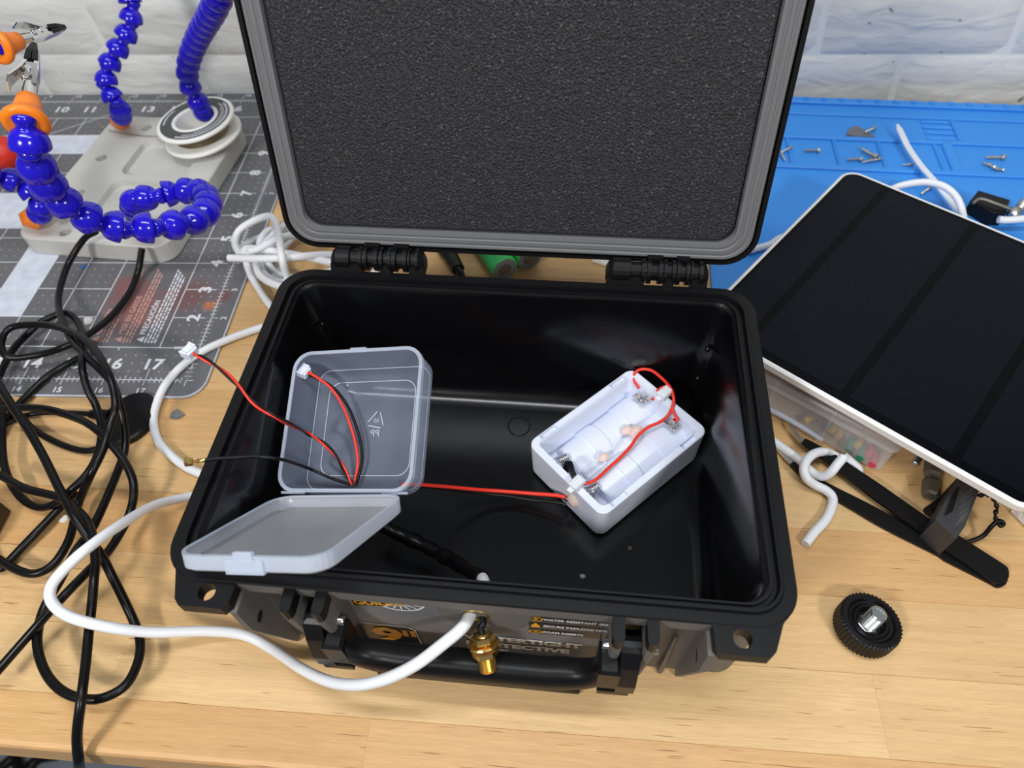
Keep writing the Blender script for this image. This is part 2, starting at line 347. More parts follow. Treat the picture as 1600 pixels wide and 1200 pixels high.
# ================================================================ CUTTING MAT
I_ = .0254; MT = .0018
mat_t = thing('cutting_mat', 'grey self-healing cutting mat with a white inch grid, left of the black case', 'cutting mat', (0, 0, 0))
b = B(); xa, xb, ya, yb = -.0127, .4699, -.0125, .3172
cx, cy, hx, hy = (xa + xb) / 2, (ya + yb) / 2, (xb - xa) / 2, (yb - ya) / 2
b.loft([rr(hx, hy, .013, 6, .0001, cx, cy), rr(hx, hy, .013, 6, MT, cx, cy)]); build('board', b, 'board', mat_t)
b = B(); o1 = rr(hx, hy, .013, 6, MT + .00003, cx, cy); o2 = rr(hx - .0006, hy - .0006, .0125, 6, MT + .00003, cx, cy); o0 = rr(hx + .00005, hy + .00005, .013, 6, MT * .3, cx, cy)
b.loft([o0, o1, o2], False, False); build('edge_trim', b, 'stripe', mat_t)
ZP = MT + .00004; ZQ = MT + .00008
def quad(b, x0, y0, x1, y1, wd_, z=ZQ):
    p, q = V((x0, y0, 0)), V((x1, y1, 0)); t = (q - p).normalized(); n = V((-t.y, t.x, 0)) * wd_ / 2
    b.add([(p - n) + V((0, 0, z)), (q - n) + V((0, 0, z)), (q + n) + V((0, 0, z)), (p + n) + V((0, 0, z))], [[0, 1, 2, 3]])
for (x0, x1, y0, y1) in ((12, 13, 2, 5.4), (7.5, 13.4, 9, 10), (9.0, 11.75, 5.4, 7)):
    b = B(); b.add([(x0 * I_, y0 * I_, ZP), (x1 * I_, y0 * I_, ZP), (x1 * I_, y1 * I_, ZP), (x0 * I_, y1 * I_, ZP)], [[0, 1, 2, 3]]); build('white_stripe', b, 'stripe', mat_t)
b = B()
for i in range(5, 19):
    for (u, v) in ((0, 1),):
        lo = 1 if i < 18 else 0
        if i in (16, ): quad(b, i * I_, lo * I_, i * I_, .9 * I_, .0006); quad(b, i * I_, 4 * I_, i * I_, 11 * I_, .0006)
        else: quad(b, i * I_, lo * I_, i * I_, (11 if i < 18 else 12) * I_, .0006)
for j in range(0, 13):
    if j in (2, 3): quad(b, 5 * I_, j * I_, 15 * I_, j * I_, .0006); quad(b, 17 * I_, j * I_, 18 * I_, j * I_, .0006)
    else: quad(b, 5 * I_, j * I_, 18 * I_, j * I_, .0006)
quad(b, 10 * I_, 10 * I_, 12 * I_, 11.4 * I_, .0006); quad(b, 9.2 * I_, 5 * I_, 11 * I_, 6.2 * I_, .0005)
g = build('grid_lines', b, 'print', mat_t); g['kind'] = 'stuff'
b = B()
for k in range(5 * 8, 18 * 8 + 1):
    x = k / 8 * I_; h = .17 if k % 8 == 0 else (.12 if k % 4 == 0 else .08)
    for y in (0, 12 * I_): quad(b, x, y - h * I_, x, y + h * I_ * (2 if k % 8 == 0 else 1), .0004)
for k in range(0, 12 * 8 + 1):
    y = k / 8 * I_; h = .17 if k % 8 == 0 else (.12 if k % 4 == 0 else .08); quad(b, 18 * I_ - h * I_, y, 18 * I_ + h * I_, y, .0004)
g = build('ruler_ticks', b, 'print', mat_t); g['kind'] = 'stuff'
b = B()
for i in range(5 * 4, 18 * 4):
    for j in range(1, 12 * 4):
        if i % 4 == 0 or j % 4 == 0 or (60 < i < 68 and 4 < j < 16): continue
        x, y, q = i / 4 * I_, j / 4 * I_, .00042; b.add([(x - q, y, ZQ), (x, y - q, ZQ), (x + q, y, ZQ), (x, y + q, ZQ)], [[0, 1, 2, 3]])
g = build('grid_dots', b, 'print', mat_t); g['kind'] = 'stuff'
T = lambda x, y, a=0, z=ZQ + .00003: Matrix.Translation((x * I_, y * I_, z)) @ Matrix.Rotation(a, 4, 'Z')
for n in range(12, 18): letter('numeral', str(n), .0112, T(n + .02, .46), 'print', mat_t, 1.15, bold=.0003); letter('numeral', str(n), .0055, T(n, -.33), 'print', mat_t, 1.1, bold=.0001)
for n in range(8, 17): letter('numeral', str(n), .0112, T(n - .1, 11.5), 'print', mat_t, 1.2, bold=.0003); letter('numeral', str(n), .005, T(n + .15, 12.33), 'print', mat_t, 1.1, bold=.0001)
for n in range(1, 12): letter('numeral', str(n), .0112, T(17.55, n, PI / 2), 'print', mat_t, 1.15, bold=.0003)
for n in range(1, 12): letter('numeral', str(n), .0052, T(18.32, n, PI / 2), 'print', mat_t, 1.1, bold=.0001)
for (x, s, m) in ((15.28, 'CAUTION', 'redstain'), (15.87, 'MISE EN GARDE', 'redstain'), (16.42, 'PRECAUCIÓN', 'print')):
    letter('warning_title', s, .0052, T(x, 1.42, PI / 2), m, mat_t, .92, 'LEFT', .0001)
    b = B(); q = .0024; b.add([V(p) for p in ((-q, -q * .9, 0), (q, -q * .9, 0), (0, q, 0))], [[0, 1, 2]], 0, False, T(x, 1.26, PI / 2)); build('warning_symbol', b, m, mat_t)
    b = B()
    for k in range(3 if x < 16.4 else 4):
        y = 1.15
        end = 3.75 - .1 * k if x != 15.28 else 3.8
        while y < end:
            l = random.uniform(.05, .2); quad(b, (x + .15 + .085 * k) * I_, y * I_, (x + .15 + .085 * k) * I_, min(y + l, end) * I_, .0011); y += l + .035
    g = build('fine_print', b, m if x > 16 else 'redstain', mat_t); g['kind'] = 'stuff'
# ================================================================ PROTECTIVE CASE
case = thing('protective_case', 'open black hard plastic case with its foam-lined lid up, in the middle of the bench', 'case', CASE)
HW, HD, HT = .1182, .0840, .0800
# ---- base shell as one loft: outside up, over the rim with its tongue, inside down to the floor
b = B()
b.loft([rr(.1095, .0745, .010, 8, .0004), rr(.1130, .0775, .011, 8, .0035), rr(.1142, .0787, .0115, 8, .0705), rr(HW - .0012, HD - .0012, .0155, 8, .0715), rr(HW, HD, .016, 8, .0728), rr(HW, HD, .016, 8, HT - .0006)], True, False, 0)
build_rim = [rr(HW, HD, .016, 8, HT - .0006), rr(HW - .0006, HD - .0006, .0155, 8, HT), rr(HW - .0046, HD - .0046, .0125, 8, HT), rr(HW - .0052, HD - .0052, .012, 8, HT + .0014), rr(HW - .0062, HD - .0062, .0115, 8, HT + .0014), rr(HW - .0068, HD - .0068, .011, 8, HT - .0012),
             rr(HW - .0082, HD - .0078, .0105, 8, HT - .0012), rr(HW - .0086, HD - .0081, .010, 8, HT + .0002), rr(HW - .0096, HD - .0089, .010, 8, HT + .0002), rr(HW - .0100, HD - .0092, .0095, 8, HT - .0010), rr(HW - .0112, HD - .0098, .009, 8, HT - .0022)]
b.loft(build_rim, False, False, 1)
inside = [rr(HW - .0112, HD - .0098, .009, 8, HT - .0022), rr(.1062, .0734, .009, 8, HT - .004), rr(.1018, .0676, .0075, 8, .0165)]
for k in range(5):
    a = PI / 2 * (k + 1) / 5; q = .0120; inside.append(rr(.1018 - q * (1 - math.cos(a)) * .9, .0676 - q * (1 - math.cos(a)) * .9, max(.002, .0075 - .0012 * k), 8, .0165 - q * math.sin(a)))
b.loft(inside, False, True, 2, True)
base = build('case_base', b, ['tex', 'rim', 'case'], case)
for s_, z in ((1, .052), (1, .030), (-1, .055)): # small moulding nubs at the rear inside corners
    b = B(); b.lathe([(.0003, -.001), (.0013, -.0004), (.0016, .0012), (.0004, .002)], 10, X=Matrix.Translation((s_ * (.099 + (z - .03) * .06), .0655 + (z - .03) * .08, z))); build('corner_nub', b, 'case', base)
b = B(); b.lathe([(.0060, .0), (.0062, .00012), (.0056, .00012)], 28, X=Matrix.Translation((.005, .045, .0047))); build('ejector_mark', b, 'case', base)
# ---- front tabs with their holes
def holed(poly, c, r, z0, z1, n=20):
    """polygon plate with a round hole: rings joined by angle"""
    b = B(); ang = [2 * PI * i / n for i in range(n)]
    def hit(a):
        d = V((math.cos(a), math.sin(a))); best = None
        for p, q in zip(poly, poly[1:] + poly[:1]):
            p, q = V(p) - V(c), V(q) - V(c); e = q - p; den = d.x * e.y - d.y * e.x
            if abs(den) < 1e-12: continue
            t = (p.x * e.y - p.y * e.x) / den; s = (p.x * d.y - p.y * d.x) / den
            if t > 0 and -1e-6 <= s <= 1 + 1e-6 and (best is None or t < best): best = t
        return V(c) + d * best
    ang = sorted(set(ang + [math.atan2(p[1] - c[1], p[0] - c[0]) % (2 * PI) for p in poly])); out = [hit(a) for a in ang]; inn = [V(c) + V((math.cos(a), math.sin(a))) * r for a in ang]
    L = lambda ps, z: [(p.x, p.y, z) for p in ps]
    b.loft([L(out, z0), L(out, z1), L(inn, z1), L(inn, z0), L(out, z0)], False, False); return b
for s_ in (-1, 1):
    poly = [(s_ * .1120, -.0805), (s_ * .1080, -.0915), (s_ * .1058, -.0938), (s_ * .0895, -.0938), (s_ * .0874, -.0915), (s_ * .0868, -.0790)]
    if s_ < 0: poly = poly[::-1]
    b = holed(poly, (s_ * .0970, -.0880), .0033, .0735, HT - .0003); build('padlock_tab', b, 'rim', base)
    X = Matrix(((0, 0, 1, 0), (1, 0, 0, 0), (0, 1, 0, 0), (0, 0, 0, 1)))   # (y,z,x) plates
    # gusset below the tab, with an oval slot, from the rim to the foot
    b = holed([(-.0775, .0010), (-.0800, .0010), (-.0930, .0550), (-.0930, .0738), (-.0775, .0738)], (-.0862, .052), .0026, s_ * .0872 - .0013, s_ * .0872 + .0013)
    b.v = [X @ p for p in b.v]; build('gusset', b, 'tex', base)
    b = B(); b.lathe([(.0001, -.0011), (.0027, -.0011), (.0027, .0011), (.0001, .0011)], 18, X=Matrix.Translation((s_ * .0872, -.0862, .052)) @ Matrix.Rotation(PI / 2, 4, 'Y'), smooth=False); build('gusset_slot_shade', b, 'cable', base)  # black disc plugs the gusset hole, standing in for the shade inside
    for uu in (.0715 if s_ < 0 else .0790,):
        b = B(); b.loft([[(s_ * uu - .0013, -.0765, .0012), (s_ * uu - .0009, -.0795, .0012), (s_ * uu + .0009, -.0795, .0012), (s_ * uu + .0013, -.0765, .0012)], [(s_ * uu - .0013, -.0765, .05), (s_ * uu - .0006, -.0795, .05), (s_ * uu + .0006, -.0795, .05), (s_ * uu + .0013, -.0765, .05)]]); build('rib', b, 'tex', base)
    for u0 in (.0523, .0644):   # the two lugs that hold the handle on this side
        uc = s_ * (u0 + .00215); b = B()
        def lg(z, v): return [(uc + x, y, z) for x, y in ((-.00215, -.0765), (.00215, -.0765), (.00215, v + .0021), (.0015, v + .0006), (0, v), (-.0015, v + .0006), (-.00215, v + .0021))]
        b.loft([lg(.0010, -.0800), lg(.022, -.0872), lg(.060, -.0922), lg(.0722, -.0932)], True, False, 0); b.loft([lg(.0722, -.0932), lg(HT - .0006, -.0932)], False, True, 1)
        build('handle_lug', b, ['tex', 'rim'], base)
    b = B(); b.lathe([(.0018, -.0105), (.0022, -.0100), (.0022, .0100), (.0018, .0105)], 14, X=Matrix.Translation((s_ * .0605, -.0868, .0570)) @ Matrix.Rotation(PI / 2, 4, 'Y')); build('handle_pin', b, 'chrome', base)
b = B(); b.box(-.0455, .0440, -.0915, -.0745, .0006, .0038, bev=.0006); b.box(-.0455, .0440, -.0915, -.0895, .0038, .0052); build('foot_rail', b, 'black', base)
# ---- grommet hole in the front wall
HX = Matrix.Translation((.0010, -.0788, .0575)) @ Matrix.Rotation(PI / 2, 4, 'X')
# raised half-round boss and label print
LV = -.0790
def FX(u, z, dv=0): return Matrix.Translation((u, LV - dv, z)) @ Matrix.Rotation(PI / 2, 4, 'X')
def sheet(b, pts, dv, mi=0): b.add([(u, LV - dv, z) for u, z in pts], [list(range(len(pts)))], mi)
b = B(); arc = [(.0045 + .0190 * math.cos(a), .0655 + .0290 * math.sin(a)) for a in [PI + PI * i / 24 for i in range(25)]] + [(.0235, .0705), (-.0145, .0705)]
b.loft([[(u, LV + .002, z) for u, z in arc], [(u, LV - .0008, z) for u, z in arc], [(.0045 + (u - .0045) * .96, LV - .0013, .0665 + (z - .0665) * .96) for u, z in arc]]); build('front_boss', b, 'tex', base)
b = B(); b.lathe([(.0053, -.0025), (.0053, .0018), (.0045, .0020), (.0040, .0012), (.0040, .0010)], 26, X=HX); build('cable_hole', b, 'brass', base)
b = B(); b.lathe([(.0040, .0012), (.0001, .0012)], 20, X=HX); build('hole_shade_disc', b, 'labeldark', base)  # flat dark disc over the uncut wall, hole's inner shade given as colour
lab = B(); pts = [(-.0500, .0640), (-.0500, .0100), (.0420, .0090), (.0475, .0130), (.0500, .0220), (.0500, .0640)]
lab.loft([[(u, LV + .001, z) for u, z in pts], [(u, LV - .0003, z) for u, z in pts]]); label = build('front_label', lab, 'labelgrey', case)
b = B(); sheet(b, [(-.0500, .0090), (-.0270, .0090), (-.0275, .0300), (-.0300, .0335), (-.0500, .0345)], .0006); build('size_patch', b, 'labeldark', label)
b = B(); pl = [(-.0265, .0090), (-.0270, .0305), (-.0297, .0342), (-.0500, .0352)]
for p, q in zip(pl, pl[1:]):
    d = (V(q) - V(p)).normalized(); n_ = V((-d.y, d.x)) * .00025; sheet(b, [tuple(V(p) - n_), tuple(V(q) - n_), tuple(V(q) + n_), tuple(V(p) + n_)], .0008)
build('patch_outline', b, 'silver', label)
letter('size_lettering', '9', .0235, FX(-.0400, .0215, .0009), 'amber', label, 1.15, bold=.0009)
for u in (-.0330, -.0296): b = B(); sheet(b, [(u, .0225), (u + .0022, .0225), (u + .0022, .0300), (u, .0300)], .0009); build('inch_mark', b, 'amber', label)
b = B(); sheet(b, [(-.0490, .0545), (-.0360, .0560), (-.0275, .0645), (-.0285, .0655), (-.0490, .0620)], .0005); build('name_plate', b, 'amber', label)
b = B(); sheet(b, [(-.0484, .0552), (-.0362, .0567), (-.0295, .0640), (-.0484, .0612)], .0007); build('name_panel', b, 'labeldark', label)
letter('name_lettering', 'GUIDES', .0060, FX(-.0478, .0590, .0009) @ Matrix.Rotation(math.radians(7), 4, 'Z'), 'amber', label, 1.0, 'LEFT', .0002)
b = B()
for k in range(9):
    a = PI + PI * k / 8; d = V((math.cos(a), math.sin(a) * .9)); n_ = V((-d.y, d.x)) * .0006; c0 = V((-.0290, .0625)); sheet(b, [tuple(c0 - n_), tuple(c0 + d * .0105 - n_ * .3), tuple(c0 + d * .0105 + n_ * .3), tuple(c0 + n_)], .0006)
for k in range(24):
    a0, a1 = PI + PI * k / 24, PI + PI * (k + 1) / 24; P_ = lambda a, r: (-.0290 + r * math.cos(a), .0625 + .9 * r * math.sin(a)); sheet(b, [P_(a0, .0092), P_(a0, .0102), P_(a1, .0102), P_(a1, .0092)], .0006)
build('compass_emblem', b, 'silver', label)
letter('title_lettering', 'WATERTIGHT', .0072, FX(-.0060, .0285, .0006), 'silver', label, 1.08, 'LEFT', .0004)
letter('title_lettering', 'PROTECTIVE', .0072, FX(-.0060, .0205, .0006), 'silver', label, 1.08, 'LEFT', .0004)
letter('title_lettering', 'CASE', .0072, FX(-.0060, .0125, .0006), 'silver', label, 1.08, 'LEFT', .0004)
for k, s in enumerate(('WATER RESISTANT SEAL', 'SECURE PADLOCK HOLE', 'FOAM INSERTS')):
    z = .0575 - .0072 * k
    b = B(); sheet(b, [(.0215, z + .0031), (.0215, z - .0031), (.0495, z - .0031), (.0495, z + .0031)], .0004); build('feature_bar', b, 'labeldark', label)
    letter('feature_lettering', s, .0030, FX(.0272, z, .0007), 'silver', label, .80, 'LEFT', .0001)
    b = B()
    if k == 1: sheet(b, [(.0225, z - .002), (.0258, z - .002), (.0258, z + .0008), (.0225, z + .0008)], .0007); sheet(b, [(.0232, z + .0008), (.0251, z + .0008), (.0248, z + .0024), (.0235, z + .0024)], .0007)
    else:
        n_ = 16; P_ = lambda i, r: (.0242 + r * 1.25 * math.cos(2 * PI * i / n_), z + r * (1 if k == 0 else .8) * math.sin(2 * PI * i / n_))
        for i in range(n_): sheet(b, [P_(i, .0018), P_(i, .0023), P_(i + 1, .0023), P_(i + 1, .0018)], .0007)
        sheet(b, [P_(i * 4, .0009) for i in range(4)], .0007)
    build('feature_icon', b, 'amber', label)
# ---- carrying handle, hanging down
b = B()
def hs(c, t, a_, b_):   # rounded section across tangent t
    t = V(t).normalized(); n = V((0, -1, .18)).normalized(); n = (n - t * n.dot(t)).normalized(); m = t.cross(n)
    return [c + n * a_ * math.copysign(abs(math.cos(q)) ** .7, math.cos(q)) + m * b_ * math.copysign(abs(math.sin(q)) ** .7, math.sin(q)) for q in [2 * PI * i / 18 for i in range(18)]]
path = []
for i in range(7): a = PI / 2 * i / 6; path.append(V((-.0530 + .0170 * (1 - math.cos(a)), -.0925, .0520 - .0170 * math.sin(a))))
path = path + [V((x, -.0930, .0350)) for x in (-.030, -.015, 0, .015, .030)] + [V((-p.x, p.y, p.z)) for p in path[::-1]]
loops = []
for i, p in enumerate(path):
    t = path[min(i + 1, len(path) - 1)] - path[max(i - 1, 0)]; q = min(i, len(path) - 1 - i); f = min(1, q / 6)
    loops.append(hs(p, t, .0044 + .0014 * f, .0040 + .0028 * f))
b.loft(loops, smooth=True); handle = build('carry_handle', b, 'black', case)
for s_ in (-1, 1):
    b = B(); PX = Matrix(((0, 0, 1, 0), (1, 0, 0, 0), (0, 1, 0, 0), (0, 0, 0, 1)))
    prof = [(-.0868 + .0062 * math.cos(a), .0570 + .0062 * math.sin(a)) for a in [math.radians(x) for x in range(10, 171, 20)]] + [(-.0945, .054), (-.0972, .040), (-.0968, .0305), (-.0915, .0282), (-.0880, .0320), (-.0822, .052)]
    b.prism(prof, s_ * .0605 - .0037, s_ * .0605 + .0037, X=PX); build('handle_arm', b, 'black', handle)
    b = B(); u0, u1 = sorted((s_ * .0490, s_ * .0572)); b.box(u0, u1, -.0975, -.0850, .0365, .0560, bev=.0012); build('handle_shoulder', b, 'black', handle)
    b = B(); u0, u1 = sorted((s_ * .0500, s_ * .0625)); b.box(u0, u1, -.0968, -.0925, .0260, .0310, bev=.0006); build('handle_hook', b, 'black', handle)
# ---- lid, tilted back on its hinges
LT = math.radians(13.5); lo_ = V((0, .0942, .0852))
LX_ = Matrix(((1, 0, 0, 0), (0, math.sin(LT), -math.cos(LT), 0), (0, math.cos(LT), math.sin(LT), 0), (0, 0, 0, 1))); LX_.translation = lo_   # local: x across, y up the lid, z out of the open face
LX_ = LX_ @ Matrix.Translation((0, .0840, 0))
b = B()
b.loft([rr(.1085, .0745, .012, 8, -.0300), rr(.1115, .0775, .013, 8, -.0270), rr(.1140, .0795, .014, 8, -.0090), rr(HW - .0004, HD - .0004, .016, 8, -.0082), rr(HW, HD, .016, 8, -.0070), rr(HW, HD, .016, 8, -.0004), rr(HW - .0004, HD - .0004, .0156, 8, 0), rr(HW - .0022, HD - .0022, .0145, 8, 0), rr(HW - .0026, HD - .0026, .014, 8, -.0034),
        rr(HW - .0130, HD - .0130, .010, 8, -.0034), rr(HW - .0135, HD - .0135, .010, 8, -.020)], X=LX_)
lid = build('case_lid', b, 'rim', case)
b = B(); g_ = [(.0034, -.0030), (.0034, .0004), (.0040, .0009), (.0050, .0009), (.0054, .0005), (.0062, .0005), (.0066, .0010), (.0084, .0011), (.0088, .0006), (.0095, .0006), (.0099, .0010), (.0116, .0009), (.0120, -.0010), (.0120, -.0031)]
b.loft([rr(HW - i, HD - i, max(.006, .0150 - i * .55), 8, z) for i, z in g_], False, False, smooth=False, X=LX_); build('gasket', b, 'gasket', lid)
b = B(); b.loft([rr(HW - .0128, HD - .0128, .009, 8, -.012), rr(HW - .0128, HD - .0128, .009, 8, -.0012), rr(HW - .0140, HD - .0140, .0085, 8, -.0003)], X=LX_); build('foam_pad', b, 'foam', lid)
# ---- hinge knuckles
kn = {-1: [(-.0941, -.0772, 0), (-.0768, -.0690, 1), (-.0682, -.0622, 0), (-.0618, -.0540, 1), (-.0534, -.0452, 0)], 1: [(.0462, .0655, 0), (.0662, .0738, 1), (.0744, .0800, 0), (.0806, .0868, 1), (.0874, .0962, 0)]}
def ringu(u, r, dz=0): return [(u, .0892 + r * math.cos(2 * PI * i / 18), .0838 + dz + r * math.sin(2 * PI * i / 18)) for i in range(18)]
for s_, ks in kn.items():
    for i, (u0, u1, who) in enumerate(ks):
        b = B(); R1 = .0062; R2 = .0046; um = (u0 + u1) / 2; d = (u1 - u0)
        if i == 0: prof = [(u0, .0036, -.0020), (u0 + .0012, .0050, -.0010), (u0 + .0034, R1, 0), (um + d * .12, R1, 0), (um + d * .12, R2, 0), (u1 - d * .10, R2, 0), (u1 - d * .10, R1, 0), (u1, R1, 0)]
        elif i == 4: prof = [(u0, R1, 0), (u0 + d * .12, R1, 0), (u0 + d * .12, R2, 0), (u0 + d * .45, R2, 0), (u0 + d * .45, R1, 0), (u1 - .0030, R1, 0), (u1 - .0010, .0050, -.0010), (u1, .0036, -.0020)]
        else: prof = [(u0, R1, 0), (u0 + d * .28, R1, 0), (u0 + d * .28, R2, 0), (u1 - d * .28, R2, 0), (u1 - d * .28, R1, 0), (u1, R1, 0)]
        b.loft([ringu(u, r, dz) for u, r, dz in prof])
        if who: b.box(u0, u1, .0915, .0990, .0845, .0900)
        else: b.loft([[(u, .0815, .0740), (u, .0890, .0775), (u, .0890, .0838), (u, .0838, .0838), (u, .0822, .0802)] for u in (u0 + .0004, u1 - .0004)])
        build('hinge_knuckle', b, 'black', lid if who else base)
    b = B(); b.lathe([(.0014, ks[0][0] + .001), (.0014, ks[-1][1] - .001)], 12, X=Matrix.Translation((0, .0892, .0838)) @ Matrix.Rotation(PI / 2, 4, 'Y')); build('hinge_pin', b, 'steel', base)
# ================================================================ CLEAR BOX standing open in the case
def rot3(r):
    v = V(r); a = v.length; return Matrix.Rotation(a, 4, v.normalized())
# pose solved from its corners (case frame)
BXF = CASE @ (Matrix.Translation((-.0659, -.0005, .0695)) @ rot3((.3643, -.2233, -.0059)))
pbox = thing('hinged_plastic_box', 'small clear plastic box with lid folded open, leaning inside the left of the case', 'box', BXF)
hb = .0329; D1 = .0179
b = B(); b.loft([rr(hb, hb, .0085, 6, -.0002), rr(hb - .0010, hb - .0010, .0080, 6, -D1 + .003), rr(hb - .0030, hb - .0030, .0070, 6, -D1)], False, True, smooth=True)
body = build('box_body', b, 'clear', pbox)
b = B(); b.loft([rr(hb - .0012, hb - .0012, .0075, 6, -.0001), rr(hb - .0012, hb - .0012, .0075, 6, .0006), rr(hb + .0004, hb + .0004, .0088, 6, .0006), rr(hb + .0004, hb + .0004, .0088, 6, -.0016), rr(hb, hb, .0085, 6, -.0016)], False, False); build('box_rim', b, 'clearedge', body)
b = B(); b.loft([rr(hb - .0098, hb - .0098, .006, 6, -D1 + .0006), rr(hb - .0102, hb - .0102, .0058, 6, -D1 + .0006)], False, False); b.loft([rr(hb - .0032, hb - .0032, .0065, 6, -D1 + .0005), rr(hb - .0036, hb - .0036, .0063, 6, -D1 + .0005)], False, False); build('floor_moulding', b, 'emboss', body)
mir = Matrix.Diagonal((-1, 1, 1, 1))
letter('resin_mark', 'PP', .0048, Matrix.Translation((.0040, -.0030, -D1 + .0008)) @ mir, 'emboss', body); letter('resin_mark', '05', .0030, Matrix.Translation((.0040, .0032, -D1 + .0008)) @ mir, 'emboss', body)
b = B()
for k in range(3):
    a = PI / 2 + 2 * PI * k / 3; P_ = lambda r, t: V((.0040, .0032, -D1 + .0008)) + V((r * math.cos(t), r * math.sin(t), 0)); b.add([P_(.0048, a), P_(.0040, a), P_(.0040, a + 1.7), P_(.0048, a + 1.7)], [[0, 1, 2, 3]])
build('recycling_symbol', b, 'emboss', body)
b = B(); b.box(-.004, .004, hb + .0002, hb + .0012, -.004, .0008, bev=.0003); build('latch_notch', b, 'clearedge', body)
LXF = CASE @ (Matrix.Translation((-.0708, -.0584, .0805)) @ rot3((-.7173, -.2332, -.1434)))
LL = BXF.inverted() @ LXF; hl = .0318; D2 = .0062
b = B(); b.loft([rr(hl, hl, .0085, 6, 0), rr(hl - .0004, hl - .0004, .0083, 6, -D2 + .001), rr(hl - .0014, hl - .0014, .0078, 6, -D2)], False, True, smooth=True, X=LL)
blid = build('box_lid', b, 'clearlid', pbox)
b = B(); b.loft([rr(hl - .0011, hl - .0011, .0078, 6, 0), rr(hl - .0011, hl - .0011, .0078, 6, .0005), rr(hl + .0002, hl + .0002, .0087, 6, .0005), rr(hl + .0001, hl + .0001, .0087, 6, -D2 + .0012)], False, False, X=LL); build('lid_rim', b, 'clearedge', blid)
b = B(); b.box(-.0080, .0080, -hl - .0012, -hl + .0004, -D2, -.0006, X=LL, bev=.0003); b.box(-.0040, .0040, -hl - .0010, -hl + .0006, -.002, .0022, X=LL, bev=.0003); build('snap_latch', b, 'clearedge', blid)
b = B()
for s_ in (-.5, .5):
    p0 = V((s_ * .05, -hb - .0004, -.0010)); b.tube([p0 - V((.006, 0, 0)), p0 + V((.006, 0, 0))], .0007, 6)
build('living_hinge', b, 'clearedge', pbox)
# ================================================================ BATTERY HOLDER
HXF = CASE @ Matrix.Translation((.0575, .0252, .0045)) @ Matrix.Rotation(math.radians(45.3), 4, 'Z')
hold = thing('battery_holder', 'white open battery holder with red wiring at the right inside the black case', 'battery holder', HXF)
a_, c_ = .0371, .0271; H = .0262
b = B(); b.loft([rr(a_ - .0030, c_ - .0030, .004, 5, .0), rr(a_ - .0006, c_ - .0006, .0048, 5, .003), rr(a_, c_, .005, 5, H - .004), rr(a_, c_, .005, 5, H - .0005), rr(a_ - .0005, c_ - .0005, .0046, 5, H), rr(a_ - .0036, c_ - .0034, .003, 5, H), rr(a_ - .0042, c_ - .0040, .003, 5, H - .0015), rr(a_ - .0060, c_ - .0062, .003, 5, .0105)], True, True)
sh = build('holder_shell', b, 'wplast', hold)
def carve(o, cut):
    c = build('cutter', cut, 'plate', ORIGIN); c.parent = o.parent; md = o.modifiers.new('slots', 'BOOLEAN'); md.object = c; md.operation = 'DIFFERENCE'; md.solver = 'EXACT'
    bpy.context.view_layer.update(); me = bpy.data.meshes.new_from_object(o.evaluated_get(bpy.context.evaluated_depsgraph_get())); o.modifiers.clear(); o.data = me; bpy.data.objects.remove(c)
cut = B()
for sy in (-1, 1):
    for x0 in (-.0300, .0190):
        y = sy * (c_ - .0021); cut.box(x0, x0 + .0105, y - .0013, y + .0013, H - .0022, H + .002)
carve(sh, cut)
for sy in (-1, 1):
    b = B(); yc = sy * .0110; zc = .0085
    def half(x, r): return [(x, yc + r * math.cos(q), zc + r * math.sin(q)) for q in [PI * i / 16 for i in range(17)]]
    ls = []
    for x, r in ((-.0235, .0088), (-.0225, .0100), (-.0095, .0100), (-.0095, .0110), (-.0010, .0110), (-.0010, .0101), (.0150, .0101), (.0150, .0108), (.0255, .0108), (.0300, .0106), (.0328, .0104)): ls.append(half(x, r))
    b.loft(ls, True, True, smooth=False, closed=False); build('cell_cradle', b, 'wplast', hold)
    # coil spring at the near end
    P_ = [V((-.0300 + .0060 * i / 40, yc + .0034 * math.cos(i * .8) * (1 - i / 90), .0185 + .0040 * math.sin(i * .8) * (1 - i / 90))) for i in range(41)]
    b = B(); b.tube(P_, .0004, 6); build('contact_spring', b, 'chrome', hold)
    b = B(); X = Matrix.Translation((.0285, yc, H - .0045)) @ Matrix.Rotation(math.radians(20), 4, 'Y')
    b.box(-.0032, .0032, -.0040, .0040, -.0003, .0003, X=X); b.box(-.0008, .0036, -.0012, .0012, .0003, .0030, X=X)
    for q in range(9): b.lathe([(.0001, 0), (.0007, .0002), (.0006, .0009), (.0001, .0012)], 8, X=X @ Matrix.Translation((-.003 + .0009 * q, -.0035 + .006 * ((q * 37) % 11) / 11, .0002)))
    build('solder_tab', b, 'chrome', hold)
b = B(); b.box(-.0225, .0325, -.0030, .0030, .0085, .0150, bev=.001); build('centre_web', b, 'wplast', hold)
for (x, y, s) in ((.0130, -.0010, 1.0), (.0100, .0030, .75), (-.0105, -.001, .7)):
    b = B(); b.lathe([(.0001, .0018), (.0020, .0016), (.0034, .0008), (.0040, 0)], 14, X=Matrix.Translation((x, y, H - .0072)) @ Matrix.Diagonal((s * 1.1, s * .85, s * 1.6, 1))); build('glue_blob', b, 'glue', hold)
b = B(); b.lathe([(.0001, .003), (.0024, .0026), (.0040, .0004), (.0043, -.002), (.003, -.006)], 12, X=Matrix.Translation((-a_ - .0002, -.0075, .0150)) @ Matrix.Rotation(-PI / 2, 4, 'Y') @ Matrix.Diagonal((1.3, .9, .7, 1))); build('glue_blob', b, 'glue', hold)
